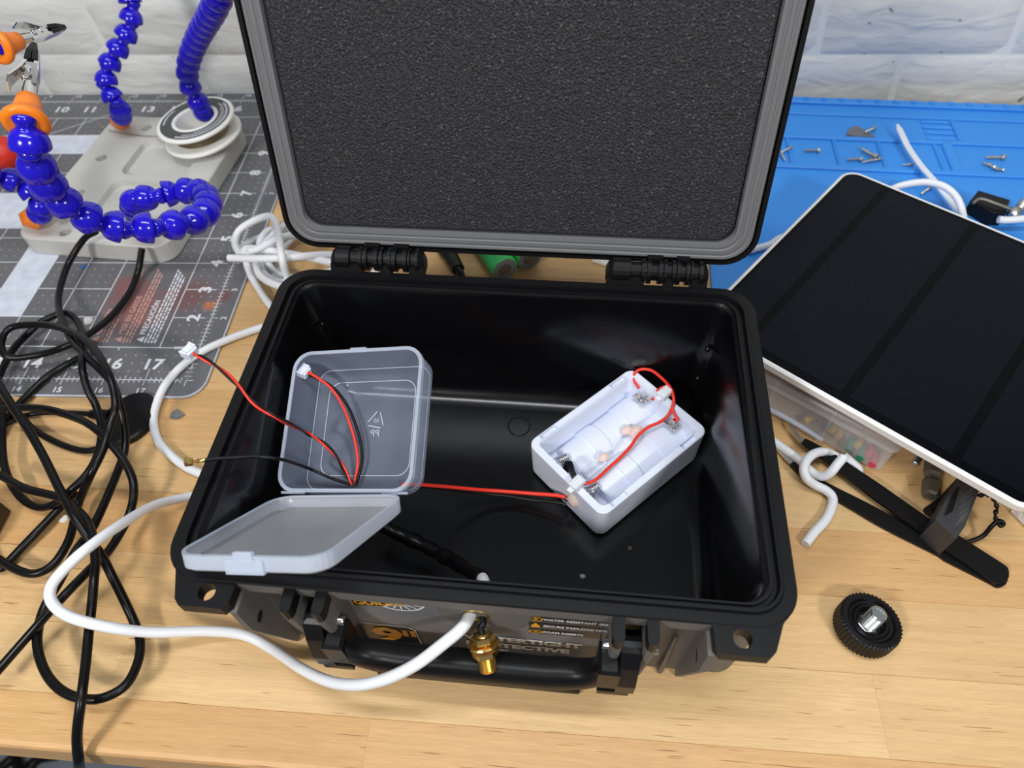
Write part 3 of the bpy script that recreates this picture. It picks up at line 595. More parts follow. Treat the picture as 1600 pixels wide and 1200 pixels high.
for (x, y, ang) in ((a_ - .0010, .0025, .0), (-a_ + .0022, -.0070, .1)):
    X = Matrix.Translation((x, y, H)) @ Matrix.Rotation(ang, 4, 'Z')
    b = B(); b.box(-.0036, .0036, -.0026, .0026, .0002, .0046, X=X, bev=.0007); b.box(-.0058, .0010, -.0014, .0014, .0010, .0020, X=X); build('zip_tie_head', b, 'frost', hold)
def hp(px, py, z): return HXF.inverted() @ at(px, py, z)
b = B()
for L_ in ([(998, 607, .0275), (991, 594, .0290), (992, 583, .0310), (1002, 577, .0325), (1018, 579, .0335), (1034, 591, .0340), (1046, 604, .0345), (1052, 618, .0340), (1052, 632, .0325), (1043, 650, .0290), (1030, 660, .0280), (1012, 668, .0280), (996, 682, .0275), (986, 697, .0270), (970, 714, .0270), (950, 732, .0270), (930, 750, .0275), (908, 758, .0280)],
            [(1018, 625, .0270), (1024, 619, .0280), (1027, 611, .0305), (1034, 606, .0325), (1044, 603, .0340)], [(1050, 637, .0315), (1054, 648, .0300), (1060, 658, .0285)]):
    b.tube(spline([at(*q) for q in L_], 5), .00085, 8)
build('red_lead', b, 'rwire', hold, world=True)
b = B()
for dx in (0, 3, 6): b.tube(spline([at(880 + dx, 742, .024), at(882 + dx, 728, .030), at(886 + dx, 722, .032), at(890 + dx, 735, .032), at(896 + dx, 748, .031)], 4), .0007, 8)
build('black_lead', b, 'bwire', hold, world=True)
# ================================================================ WIRES inside and out of the clear box
def twisted(pts, off, r, mats=('rwire', 'bwire'), turns=3.0, k=6, name='wire'):
    P = spline(pts, k); out = []
    for s_ in (0, 1):
        q = []
        for i, p in enumerate(P):
            t = (P[min(i + 1, len(P) - 1)] - P[max(i - 1, 0)]).normalized(); u = V((0, 0, 1)); a = (u - t * u.dot(t)).normalized(); c = t.cross(a)
            f = 2 * PI * turns * i / len(P) + s_ * PI; q.append(p + (a * math.cos(f) + c * math.sin(f)) * off)
        out.append(q)
    return out
def plug(parent, p, d, up=V((0, 0, 1)), s=.85):
    X = frame(p, d, up); I = FR[parent.name].inverted() @ X; b = B()
    b.box(-.0030 * s, .0030 * s, -.0020 * s, .0020 * s, 0, .0058 * s, X=I, bev=.0003); b.box(-.0036 * s, -.0026 * s, -.0012 * s, .0026 * s, .0012 * s, .0054 * s, X=I); b.box(.0026 * s, .0036 * s, -.0012 * s, .0026 * s, .0012 * s, .0054 * s, X=I); b.box(-.002 * s, .002 * s, .0018 * s, .0026 * s, .001 * s, .004 * s, X=I)
    build('plug_housing', b, 'wplast', parent)
BI = lambda px, py, h: None
def onbox(px, py, h):     # point of the line of sight that lies h above the floor plane of the clear box
    n = BXF.to_3x3() @ V((0, 0, 1)); p0 = BXF @ V((0, 0, -D1 + h)); d = ray(px, py); return CAM + d * ((p0 - CAM).dot(n) / d.dot(n))
exitp = onbox(551, 757, .0030)
def lead(name, label, pts, off, r, turns, tip, tipdir):
    t = thing(name, label, 'wire', pts[0]); A, Bk = twisted(pts, off, r, turns=turns)
    b = B(); b.tube(A, r, 8); build('red_conductor', b, 'rwire', t, world=True); b = B(); b.tube(Bk, r, 8); build('black_conductor', b, 'bwire', t, world=True); plug(t, tip, tipdir); return t
z0 = .112
pts = [at(303, 553, z0), at(318, 560, z0), at(345, 577, .110), at(372, 602, .107), at(400, 632, .103), at(440, 656, .098), onbox(478, 676, .018), onbox(505, 692, .014), onbox(527, 715, .009), onbox(540, 738, .005), exitp]
lead('battery_lead', 'twisted red and black wire with white plug hanging out over the left case edge', pts, .00055, .00055, 3.2, pts[0], pts[0] - pts[1])
pts = [onbox(482, 584, .012), onbox(497, 591, .011), onbox(520, 607, .009), onbox(538, 632, .007), onbox(551, 662, .006), onbox(560, 695, .005), onbox(562, 725, .004), exitp + V((.0012, 0, 0))]
lead('battery_lead', 'red and black wire whose white plug rests in the upper corner of the clear box', pts, .0012, .0007, .4, pts[0], pts[0] - pts[1])
t = thing('antenna_pigtail', 'thin black coaxial wire with tiny gold plug poking left over the case rim', 'wire', at(303, 722, .094))
pts = [at(312, 720, .094), at(335, 717, .093), at(365, 715, .091), at(400, 713, .088), at(440, 718, .084), onbox(478, 730, .016), onbox(510, 744, .009), onbox(535, 753, .005), exitp - V((.001, 0, 0))]
b = B(); b.tube(spline(pts), .00075, 8); build('coaxial_wire', b, 'bwire', t, world=True)
X = FR[t.name].inverted() @ frame(pts[0], pts[0] - pts[1]); b = B(); b.lathe([(.0009, -.002), (.0009, .001), (.0005, .001), (.0005, .003)], 10, X=X); b.box(-.0014, .0014, -.0008, .0008, .0025, .0055, X=X, bev=.0002); b.box(-.0014, .0014, -.0008, .0018, .0042, .0055, X=X); build('snap_plug', b, 'gold', t)
t = thing('power_lead', 'red and black wire running along the case floor from clear box to white battery holder', 'wire', at(700, 762, .02))
st = CASE @ V((-.0300, -.0190, .0400))
for nm, m, dy, dz in (('red_conductor', 'rwire', 0, 0), ('black_conductor', 'bwire', 5, -.001)):
    pts = [at(630, 757 + dy * .5, .054 + dz), at(660, 758 + dy * .5, .044 + dz), at(700, 761 + dy * .7, .029 + dz), at(745, 765 + dy, .018 + dz), at(790, 768 + dy * 1.4, .013 + dz), at(830, 771 + dy * 2, .013 + dz), at(868, 774 + dy * 2.2, .016 + dz), at(884, 777 + dy * 2.2, .017 + dz)]
    b = B(); b.tube(spline(pts), .0010, 8); build(nm, b, m, t, world=True)
# sleeved bundle low in the case
cp = lambda u, v, z: CASE @ V((u, v, z))
t = thing('taped_cable_bundle', 'cable bundle wrapped in black tape on the case floor behind the front wall', 'cable', cp(-.03, -.05, .02))
pts = [at(575, 800, .030), at(606, 826, .026), at(640, 842, .024), at(680, 862, .026), at(712, 880, .034), cp(.0008, -.0630, .0510)]
b = B(); P_ = spline(pts, 8); b.tube(P_, .003, 12, rad=lambda f: .0034 + .0003 * math.sin(f * 47) + .0003 * math.sin(f * 19)); build('tape_sleeve', b, 'cable', t, world=True)
b = B(); b.tube(spline([cp(.0004, -.0618, .0500), cp(.0018, -.0650, .0535), cp(.0022, -.0690, .0560), cp(.0010, -.0740, .0572)], 5), .0026, 12); build('white_sleeve', b, 'white', t, world=True)
# gold bulkhead connector hanging in front of the label
pts = [cp(.0032, -.0790, .0565), cp(.0040, -.0825, .0555), at(751, 980, .0545), at(753, 990, .0530)]
t = thing('coaxial_connector', 'gold threaded coaxial connector dangling on black wire in front of the case label', 'connector', pts[-1])
b = B(); b.tube(spline(pts, 5), .0013, 10); build('coaxial_wire', b, 'bwire', t, world=True)
tipp = at(763, 1047, .0420); d = tipp - pts[-1]; X = FR[t.name].inverted() @ frame(pts[-1], d) @ Matrix.Diagonal((1.16, 1.16, 1, 1)); Lc = d.length; print('connector length', Lc)
b = B(); b.lathe([(.0012, 0), (.0020, .0004), (.0024, .0010), (.0024, .0090)], 16, X=X)
pr_ = [(.0030, .009)]; z = .0095
while z < Lc - .001: pr_ += [(.0031, z), (.0027, z + .00035)]; z += .0007
pr_ += [(.0031, Lc - .0006), (.0027, Lc), (.0018, Lc), (.0018, Lc - .003)]
b.lathe(pr_, 20, X=X, smooth=False); build('threaded_barrel', b, 'gold', t)
for z0_, z1_, r in ((.0008, .0036, .0043), (.0064, .0092, .0046)):
    b = B(); b.lathe([(r - .0006, z0_), (r, z0_ + .0004), (r, z1_ - .0004), (r - .0006, z1_)], 6, X=X, smooth=False); build('hex_nut', b, 'gold', t)
b = B(); b.lathe([(.0026, .0038), (.0054, .0038), (.0056, .0044), (.0054, .0048), (.0036, .0051), (.0052, .0055), (.0050, .0060), (.0026, .0060)], 22, X=X, smooth=False); build('lock_washer', b, 'gold', t)
# ================================================================ CABLES
def cable(name, label, cat, pts, r, mtl, group=None, n=10, k=6, cap=True):
    b = B(); b.tube(spline([at(*p) if not isinstance(p, V) else p for p in pts], k), r, n); o = build(name, b, mtl); return tag(o, label, cat, group)
# white charging cable: coil behind the case, loop at the left, front loop into the hole
WR = .0024
coil = []
rnd = random.Random(3)
for i in range(5 * 12):
    a = 2 * PI * i / 12; k_ = i / 60
    cx_, cy_ = .523 + .012 * math.sin(k_ * 17), .098 + .010 * math.cos(k_ * 11); rx, ry = .046 + .010 * math.sin(k_ * 23 + 1), .027 + .010 * math.sin(k_ * 29)
    an = math.radians(-12 + 26 * math.sin(k_ * 13)); x, y = rx * math.cos(a), ry * math.sin(a)
    coil.append(V((cx_ + x * math.cos(an) - y * math.sin(an), cy_ + x * math.sin(an) + y * math.cos(an), .0030 + .0165 * k_ + .0026 * math.sin(i * 1.7))))
pts = coil[::1] + [at(395, 388, .022), at(385, 405, .016), at(391, 428, .008), at(405, 452, .0045), at(423, 478, .003), at(445, 497, .0028), at(430, 506, .0026)]
pts += [at(405, 513, .0026), at(360, 529, .0030), at(318, 548, .0042), at(283, 573, .0042), at(258, 602, .0040), at(243, 636, .0036), at(240, 662, .0030), at(248, 690, .0026), at(270, 714, .0026), at(295, 732, .0026), at(325, 745, .0026), at(338, 757, .0026), at(325, 770, .0026)]
pts += [at(292, 777, .0060), at(240, 790, .0180), at(185, 822, .0380), at(135, 858, .0460), at(100, 890, .0440), at(80, 917, .0400), at(82, 942, .0370), at(110, 964, .0345), at(170, 980, .0300), at(240, 988, .0190), at(320, 986, .0090), at(380, 992, .0040), at(425, 1014, .0028), at(470, 1044, .0120), at(515, 1065, .0240), at(560, 1070, .0350), at(605, 1060, .0440), at(650, 1038, .0520), at(690, 1008, .0570), at(722, 981, .0590), cp(-.0012, -.0800, .0572), cp(-.0006, -.0770, .0574)]
cable('charging_cable', 'thick white cable coiled behind the case, looping left and into its front hole', 'cable', pts, WR, 'white', n=12, k=5)
# second white cable: the strand lying across the coil, and what shows at the right
cable('charging_cable', 'white cable strand lying straight across the coil, pointing left with a cut end', 'cable', [(357, 403, .024), (385, 404, .0245), (420, 404, .025), (447, 403, .0255), (480, 400, .024), (510, 398, .020), (540, 399, .014), (570, 396, .010)], WR, 'white', n=12)
cable('charging_cable', 'white cable strand arching up around the left of the coil beside the mat ruler', 'cable', [(400, 396, .020), (378, 398, .018), (367, 380, .018), (374, 360, .020), (395, 346, .024), (418, 338, .026), (430, 345, .027), (436, 370, .0275), (440, 400, .0305), (447, 428, .020), (455, 445, .012)], WR, 'white', n=12)
cable('charging_cable', 'white cable strand curving from the coil up behind the lid corner', 'cable', [(390, 392, .024), (405, 388, .025), (420, 380, .026), (440, 371, .0255), (462, 368, .022), (490, 372, .018), (520, 378, .015)], WR, 'white', n=12)
# black antenna cables in a heap at the left
BR = .0021
blk = 'tangled black cables at the left'
cable('black_cable', 'black cable from under the blue arm down to the big loop near the bench edge', 'cable', [(150, 362, .030), (131, 374, .024), (107, 412, .014), (93, 455, .012), (93, 487, .016), (110, 527, .026), (133, 555, .034), (159, 580, .036), (176, 600, .034), (186, 628, .030), (194, 665, .022), (195, 702, .016), (181, 744, .014), (147, 821, .016), (119, 860, .018), (93, 908, .016), (68, 953, .014), (58, 1000, .014), (68, 1044, .014), (91, 1075, .014), (122, 1090, .014), (159, 1091, .014), (196, 1071, .013), (215, 1036, .011), (219, 1002, .009), (210, 973, .009), (193, 936, .014), (175, 900, .020), (159, 869, .024), (133, 832, .030), (113, 801, .034), (93, 764, .034), (68, 713, .034), (45, 673, .036), (17, 631, .040), (-8, 590, .040)], BR, 'cable', k=5)
cable('black_cable', 'black cable hanging under the blue loop and forming the flat oval over the mat', 'cable', [(222, 388, .020), (215, 427, .008), (198, 464, .006), (170, 498, .006), (136, 524, .012), (108, 539, .018), (71, 552, .014), (28, 559, .014), (8, 555, .016), (2, 535, .018), (17, 512, .020), (57, 507, .022), (93, 512, .026), (127, 527, .034), (150, 549, .040), (167, 578, .044), (178, 610, .040), (180, 640, .036), (170, 672, .030), (159, 707, .026), (142, 741, .022), (125, 780, .010), (119, 800, .008), (108, 843, .008), (85, 880, .008), (57, 896, .008), (28, 891, .008), (-5, 872, .008)], BR, 'cable', k=5)
cable('black_cable', 'black cable in the round loop left of the round black puck', 'cable', [(-6, 598, .008), (17, 551, .008), (42, 523, .008), (65, 503, .010), (92, 491, .010), (110, 492, .012), (125, 510, .016), (131, 541, .030), (128, 570, .036), (136, 606, .030), (150, 634, .024), (159, 670, .020), (153, 710, .018), (136, 741, .016), (113, 764, .014), (88, 786, .010), (62, 793, .006), (37, 781, .006), (17, 755, .008), (6, 724, .008), (3, 682, .010), (3, 640, .012), (-4, 590, .016)], BR, 'cable', k=5)
cable('black_cable', 'black cable slanting from the left edge across the oval toward the mat corner', 'cable', [(139, 553, .004), (119, 562, .005), (95, 575, .006), (71, 591, .005), (45, 616, .004), (20, 643, .004), (-10, 690, .004), (-30, 780, .004), (-22, 870, .004), (0, 888, .004), (14, 877, .004), (35, 855, .004), (57, 832, .005), (80, 808, .005), (99, 788, .005), (118, 768, .004)], BR, 'cable', k=5)
cable('black_cable', 'black cable crossing to the right of the heap then slanting down to the left edge', 'cable', [(-30, 650, .020), (0, 640, .022), (28, 637, .023), (71, 639, .024), (113, 651, .024), (142, 665, .027), (170, 690, .026), (195, 722, .022), (209, 758, .018), (202, 804, .012), (172, 858, .012), (142, 888, .020), (99, 932, .024), (57, 979, .018), (0, 1044, .012), (-20, 1066, .012)], BR, 'cable', k=5)
cable('black_cable', 'black cable running straight over the bench front edge', 'cable', [(-10, 737, .016), (10, 748, .016), (42, 764, .018), (94, 778, .020), (127, 803, .026), (143, 832, .030), (149, 872, .030), (147, 905, .030), (143, 950, .026), (139, 985, .024), (134, 1036, .024), (127, 1092, .024), (121, 1140, .016), (121, 1168, .0075), (123, 1186, .0025), (124, 1199, -.008), (128, 1214, -.03), (136, 1240, -.08)], BR, 'cable', k=5)
t = thing('antenna_puck', 'round black antenna puck with its short cable on the bench left of the case', 'antenna', at(199, 655, 0))
pc = at(199, 657, .004); b = B(); X = FR[t.name].inverted() @ Matrix.Translation((pc.x, pc.y + .002, .0003)) @ Matrix.Rotation(-.25, 4, 'Z') @ Matrix.Diagonal((.92, 1.14, 1, 1)); b.lathe([(.0150, 0), (.0158, .0006), (.0158, .0040), (.0148, .0052), (.0001, .0056)], 40, X=X, smooth=False); build('puck_body', b, 'black', t)
c0 = at(150, 648, .004); b = B(); X = FR[t.name].inverted() @ frame(at(172, 650, .0040), c0 - at(172, 650, .0040)); b.lathe([(.0036, 0), (.0034, .006), (.0028, .011), (.0026, .012)], 14, X=X); build('strain_relief', b, 'cable', t)
b = B(); b.tube(spline([at(160, 649, .004), at(140, 647, .0035), at(99, 645, .003), at(57, 646, .003), at(25, 655, .003), at(-20, 680, .003)], 6), .0016, 10); build('puck_cable', b, 'cable', t, world=True)
cable('black_cable', 'thin black cable curling under the heap just left of the puck', 'cable', [(-15, 600, .010), (17, 632, .008), (34, 652, .006), (57, 674, .004), (94, 694, .003), (127, 704, .003), (150, 702, .004), (168, 690, .006)], BR * .9, 'cable', k=5)
# ================================================================ HELPING HANDS
PR = math.radians(-5.5); PT = .0145
fl_ = V((.3046, .1110, 0)); e1 = V((math.cos(PR), math.sin(PR), 0)); e2 = V((-math.sin(PR), math.cos(PR), 0)); pw, pd = .1115, .1500
pcn = fl_ + e1 * pw / 2 + e2 * pd / 2; PXF = Matrix.Translation((pcn.x, pcn.y, MT + .0002)) @ Matrix.Rotation(PR, 4, 'Z')
hh = thing('helping_hands', 'soldering helping hands: grey base plate with blue jointed arms, at the left', 'helping hands', PXF)
def pl(px, py, z=PT): p = PXF.inverted() @ at(px, py, z); return V((p.x, p.y))
# the plate: slab whose upper half carries two trays and screw holes, cut with booleans made here
b = B(); b.loft([rr(pw / 2 - .0006, pd / 2 - .0006, .0115, 6, 0), rr(pw / 2, pd / 2, .012, 6, .0006), rr(pw / 2, pd / 2, .012, 6, PT - .0010), rr(pw / 2 - .0010, pd / 2 - .0010, .0112, 6, PT)]); plate = build('base_plate', b, 'plate', hh)
cut = B()
for c0_, c1_ in (((186, 276), (325, 226)), ((140, 338), (290, 291))):
    A, C_ = pl(*c0_), pl(*c1_); cx_, cy_ = (A.x + C_.x) / 2, (A.y + C_.y) / 2; hw_, hh_ = abs(C_.x - A.x) / 2, abs(C_.y - A.y) / 2
    cut.loft([rr(hw_ - .003, hh_ - .003, .006, 5, PT - .0055, cx_, cy_), rr(hw_ - .0008, hh_ - .0008, .008, 5, PT - .0045, cx_, cy_), rr(hw_, hh_, .008, 5, PT + .002, cx_, cy_)])
for q in ((160, 250), (125, 305), (230, 203), (262, 208), (104, 366)):
    c = pl(*q); cut.lathe([(.0040, PT - .011), (.0040, PT - .0008), (.0050, PT + .001)], 16, X=Matrix.Translation((c.x, c.y, 0)), smooth=False)
ct = build('cutter', cut, 'plate', hh); md = plate.modifiers.new('trays', 'BOOLEAN'); md.object = ct; md.operation = 'DIFFERENCE'; md.solver = 'EXACT'
bpy.context.view_layer.update(); me = bpy.data.meshes.new_from_object(plate.evaluated_get(bpy.context.evaluated_depsgraph_get())); plate.modifiers.clear(); plate.data = me; bpy.data.objects.remove(ct)
PITCH = .0124
b = B(); b.lathe([(r * .86, z * .86) for r, z in ((.0030, -.0078), (.0048, -.0068), (.0055, -.0052), (.0052, -.0036), (.0044, -.0020), (.0043, -.0006), (.0052, .0003), (.0068, .0014), (.0081, .0034), (.0089, .0062), (.0092, .0088), (.0090, .0094), (.0080, .0094), (.0072, .0082), (.0060, .0076))], 26); SEG = mesh_of('ball_segment', b, 'blue')
b = B(); b.lathe([(.0072, 0), (.0078, .0008), (.0078, .0088), (.0068, .0100), (.0046, .0130)], 6, smooth=False); FIT = mesh_of('base_fitting', b, 'orange')
b = B(); b.lathe([(.0056, -.0008), (.0062, -.0010), (.0084, -.0004), (.0088, .0008), (.0085, .0022), (.0062, .0030), (.0052, .0090), (.0043, .0140), (.0030, .0146)], 28); CONE = mesh_of('clip_socket', b, 'orange')
def rects(b, secs, X=None, mi=0): b.loft([[(cx - hw, cy - hh_, z), (cx + hw, cy - hh_, z), (cx + hw, cy + hh_, z), (cx - hw, cy + hh_, z)] for cx, cy, hw, hh_, z in secs], mi=mi, X=X)
b = B(); b.lathe([(.0036, 0), (.0034, .008), (.0030, .012)], 12); rects(b, [(0, -.0018, .0032, .0010, .010), (0, -.0022, .0034, .0012, .020), (0, -.0014, .0022, .0008, .036)]); rects(b, [(-.0030, -.0002, .0004, .0022, .015), (-.0032, 0, .0004, .0026, .024)]); rects(b, [(.0030, -.0002, .0004, .0022, .015), (.0032, 0, .0004, .0026, .024)])
rects(b, [(0, .0092, .0034, .0004, .0080), (0, .0088, .0036, .0005, .0130), (0, .0046, .0030, .0006, .0210), (0, .0024, .0028, .0010, .0280), (0, .0010, .0020, .0008, .036)]); b.lathe([(.0016, -.0040), (.0016, .0040)], 10, X=Matrix.Translation((0, .0012, .0200)) @ Matrix.Rotation(PI / 2, 4, 'Y'))
b.tube([V((.0018 * math.cos(i * .7) * .6 + (i - 10) * .0002, .0018 + .0024 * math.sin(i * .7), .0165 + .0024 * math.cos(i * .7))) for i in range(21)], .0004, 6); CLIP = mesh_of('alligator_clip', b, 'chrome')
b = B(); rects(b, [(0, .0022, .0034, .0014, .0270), (0, .0018, .0030, .0013, .0340), (0, .0006, .0014, .0007, .0415)]); rects(b, [(0, -.0012, .0034, .0014, .0270), (0, -.0010, .0030, .0012, .0340), (0, -.0004, .0014, .0006, .0410)]); TIPM = mesh_of('rubber_tip', b, 'cable')
def arm(pts, clip=None, pitch=PITCH, roll=0):
    """pts run from the base plate to the tip, as world points; balls are threaded along them"""
    P = spline(pts, 10); Q = resample(P, pitch); b = B(); b.tube(P, .0034, 10); core = build('flexible_arm', b, 'blue', hh, world=True); I = FR[hh.name].inverted()
    inst('base_fitting', FIT, core, I @ frame(pts[0] - (Q[1] - Q[0]).normalized() * .0130, Q[1] - Q[0]))
    if clip and (P[-1] - Q[-1]).length > pitch * .55: Q.append(P[-1])
    for i in range(len(Q) - 1):
        a, c = Q[i], Q[i + 1]; d = (a - c)  # cups open toward the base
        inst('ball_segment', SEG, core, I @ frame(c, d) @ Matrix.Rotation(i * .7, 4, 'Z'))
    if clip:
        e = P[-1]; d = clip - e; X = frame(e - d.normalized() * .002, d, V((-.6, -.2, .8))) @ Matrix.Rotation(roll, 4, 'Z'); inst('clip_socket', CONE, core, I @ X); X2 = X @ Matrix.Translation((0, 0, .0125)) @ Matrix.Diagonal((.82, .82, .82, 1)); inst('alligator_clip', CLIP, core, I @ X2); inst('rubber_tip', TIPM, core, I @ X2)
    return core
zb = PT + MT + .0135
arm([at(201, 207, PT + MT) + V((0, 0, .0135)), far(190, 172, .535), far(178, 155, .529), far(166, 138, .525), far(166, 112, .520), far(180, 82, .515), far(198, 55, .510), far(206, 28, .505), far(205, 0, .500), far(190, -30, .495), far(170, -60, .49)])
arm([at(328, 200, PT + MT) + V((0, 0, .0135)), far(318, 172, .540), far(305, 152, .531), far(294, 132, .523), far(293, 105, .506), far(300, 80, .485), far(311, 55, .461), far(324, 32, .434), far(336, 10, .408), far(348, -20, .385), far(356, -50, .37)], pitch=.0136)
arm([at(75, 360, PT + MT) + V((0, 0, .0135)), far(70, 326, .470), far(62, 312, .465), far(47, 297, .462), far(29, 283, .456), far(2, 276, .450), far(-40, 262, .435), far(-85, 215, .42), far(-105, 160, .40), far(-95, 110, .38), far(-60, 84, .37), far(-22, 76, .365), far(0, 72, .365)], clip=far(92, 46, .395))
arm([at(218, 345, zb), far(213, 332, .460), far(207, 322, .440), far(210, 313, .427), far(228, 309, .422), far(252, 306, .424), far(278, 299, .428), far(300, 297, .425), far(318, 303, .415), far(327, 320, .398), far(318, 338, .384), far(298, 347, .374), far(270, 352, .364), far(232, 357, .356), far(190, 357, .350), far(150, 347, .342), far(117, 330, .332), far(90, 308, .322), far(70, 283, .310), far(56, 258, .299), far(46, 230, .290), far(42, 205, .288), far(41, 188, .288)], clip=far(54, 78, .305), roll=-.5, pitch=.0136)
# ================================================================ SOLDER SPOOL threaded over one arm
ax = V((-.09, -.02, 1)).normalized(); sc = at(319, 212, .0210); SX = frame(sc, ax)
sp = thing('solder_spool', 'white spool of solder wire with dark round label, around the rear right blue arm', 'spool', SX)
rs = .0296; hs_ = .0125
def ring(prof, n=44): b = B(); b.lathe(prof, n, cap=False, smooth=False); return b
b = ring([(.0150, 0), (rs - .0008, 0), (rs, .0006), (rs, .0020), (rs - .0008, .0026), (.0150, .0026), (.0150, 0)]); build('lower_flange', b, 'spool', sp)
b = ring([(.0150, hs_), (rs - .0008, hs_), (rs, hs_ + .0006), (rs, hs_ + .0018), (rs - .0010, hs_ + .0026), (.0172, hs_ + .0026), (.0168, hs_ + .0032), (.0156, hs_ + .0032), (.0150, hs_ + .0020), (.0150, hs_)]); build('upper_flange', b, 'spool', sp)
b = ring([(.0150, .0026), (.0158, .0026), (.0158, hs_), (.0150, hs_), (.0150, .0026)]); build('hub', b, 'spool', sp)
prf = [(.0205, .0026)]
for i in range(16): z = .0030 + i * (hs_ - .0034) / 16; prf += [(.0207, z), (.0212, z + .0004)]
b = ring(prf + [(.0205, hs_)]); build('solder_winding', b, 'solder', sp)
b = ring([(.0178, hs_ + .0027), (.0268, hs_ + .0027), (.0268, hs_ + .0028), (.0178, hs_ + .0028)]); sl = build('round_label', b, 'spoollabel', sp)
b = B()
for (r, a0, a1, w_, st_) in ((.0238, -1.9, .7, .0016, .10), (.0215, -1.7, .9, .0010, .075), (.0230, 2.6, 3.4, .0013, .09), (.0200, -1.3, .5, .0008, .06)):
    a = a0
    while a < a1:
        l = st_ * random.uniform(.5, .9); z = hs_ + .0030
        b.add([(r * math.cos(a), r * math.sin(a), z), ((r + w_) * math.cos(a), (r + w_) * math.sin(a), z), ((r + w_) * math.cos(a + l), (r + w_) * math.sin(a + l), z), (r * math.cos(a + l), r * math.sin(a + l), z)], [[0, 1, 2, 3]]); a += l + .02
g = build('label_print', b, 'print', sl); g['kind'] = 'stuff'
b = B(); b.tube(spline([at(270, 214, .030), at(245, 213, .020), at(222, 212, .0172), at(200, 209, .0172), at(172, 204, .0170), at(150, 193, .010)], 6), .0004, 6); build('loose_solder_end', b, 'solder', sp, world=True)
# ================================================================ BLUE SILICONE MAT and its screws
SXF = Matrix.Translation((.7960, .3050, 0)) @ Matrix.Rotation(math.radians(-4.6), 4, 'Z')
sm_ = thing('silicone_mat', 'blue silicone soldering mat with trays, at the back right behind the case', 'soldering mat', SXF)
def SL(px, py, z=.004): p = SXF.inverted() @ at(px, py, z); return p
W_m, D_m = .36, .245
b = B(); b.loft([rr(W_m / 2, D_m / 2, .006, 5, .0001, W_m / 2, -D_m / 2 + .002), rr(W_m / 2, D_m / 2, .006, 5, .0024, W_m / 2, -D_m / 2 + .002), rr(W_m / 2 - .0005, D_m / 2 - .0005, .0056, 5, .0028, W_m / 2, -D_m / 2 + .002)]); build('mat_sheet', b, 'silicone', sm_)
def wallr(x0, x1, y0, y1, h=.0048):
    b = B(); b.box(x0, x1, y0, y1, .0026, h, bev=.0010); build('tray_wall', b, 'silicone', sm_)
yr = [SL(1400, q).y for q in (157, 182, 219, 265)]
wallr(.001, W_m - .001, -.0060, .0015, .0055); wallr(.001, W_m - .001, yr[2] - .0022, yr[2] + .0022); wallr(.001, W_m - .001, yr[3] - .0030, yr[3] + .0020)
wallr(.001, W_m - .001, yr[1] - .0012, yr[1] + .0012, .0042)
for px in (1235, 1308, 1378, 1466): x = SL(px, 240).x; wallr(x - .0014, x + .0014, yr[3] + .001, yr[2] - .001, .0046)
x = SL(1492, 198).x; wallr(x - .0018, x + .0018, yr[2], yr[1], .0048)
x = SL(1488, 245).x; wallr(x - .004, x + .004, yr[3], yr[2], .0048)
for k in range(4): xa_ = SL(1447, 190).x; y = yr[1] - .004 - k * .0075; wallr(xa_ - .004, xa_ + .018, y - .0026, y, .0044)
b = B()
for k in range(22):
    b.lathe([(.0022, .0026), (.0018, .0036)], 10, X=Matrix.Translation((.03 + .014 * k, -.0022, .0032)), smooth=False)
g = build('rim_studs', b, 'silicone', sm_); g['kind'] = 'stuff'
b = B(); b.lathe([(.0001, 0), (.0016, .0001), (.0017, .0004), (.0017, .0018), (.0014, .0021), (.0009, .0021), (.0009, .0012), (.0001, .0012)], 14, smooth=False)
pr_ = [(.0008, 0)]
for i in range(16): pr_ += [(.00095, -.0003 - i * .0005), (.00070, -.00055 - i * .0005)]
b.lathe(pr_ + [(.0004, -.0085)], 12, smooth=False); SCREW = mesh_of('screw', b, 'steel')
scr = [(1229, 234, 40, 1.0, 'small steel screw peeking out beside the right lid edge, upper of two'), (1224, 246, 100, .8, 'small steel screw peeking out beside the right lid edge, lower of two'), (1270, 235, 5, 1.1, 'lone steel screw in the tray nearest the lid, lying level'),
       (1336, 249, 8, 1.1, 'steel screw at the left of the pile in the blue tray'), (1360, 240, -50, 1.35, 'longest dark screw on top of the pile in the blue tray'), (1366, 250, 20, 1.0, 'steel screw at the right of the pile in the blue tray'), (1354, 252, 30, .8, 'shortest steel screw under the pile in the blue tray'),
       (1417, 257, 15, .75, 'tiny steel screw alone right of the pile beside the zip tie'), (1446, 298, 45, 1.0, 'steel screw inside the white cable loop on the blue mat'), (1360, 203, 35, 1.0, 'steel screw lying on the grey plastic shard'),
       (1558, 246, 3, 1.3, 'long steel screw lying level in the far right blue tray'), (1545, 258, -35, .9, 'steel screw at the left of the small far right heap'), (1552, 260, -60, .9, 'steel screw in the middle of the small far right heap'), (1558, 264, -20, .8, 'steel screw at the right of the small far right heap')]
for i, (px, py, an, s, lb) in enumerate(scr):
    p = at(px, py, .0047 + (.0016 if i in (4, 9) else 0)); a = math.radians(an - 4); o = bpy.data.objects.new('screw', SCREW); COL.objects.link(o)
    o.matrix_world = Matrix.Translation(p) @ Matrix.Rotation(a, 4, 'Z') @ Matrix.Rotation(PI / 2, 4, 'Y') @ Matrix.Translation((0, 0, .003)) @ Matrix.Diagonal((s, s, s, 1)); tag(o, lb, 'screw', 'loose screws on the blue mat')
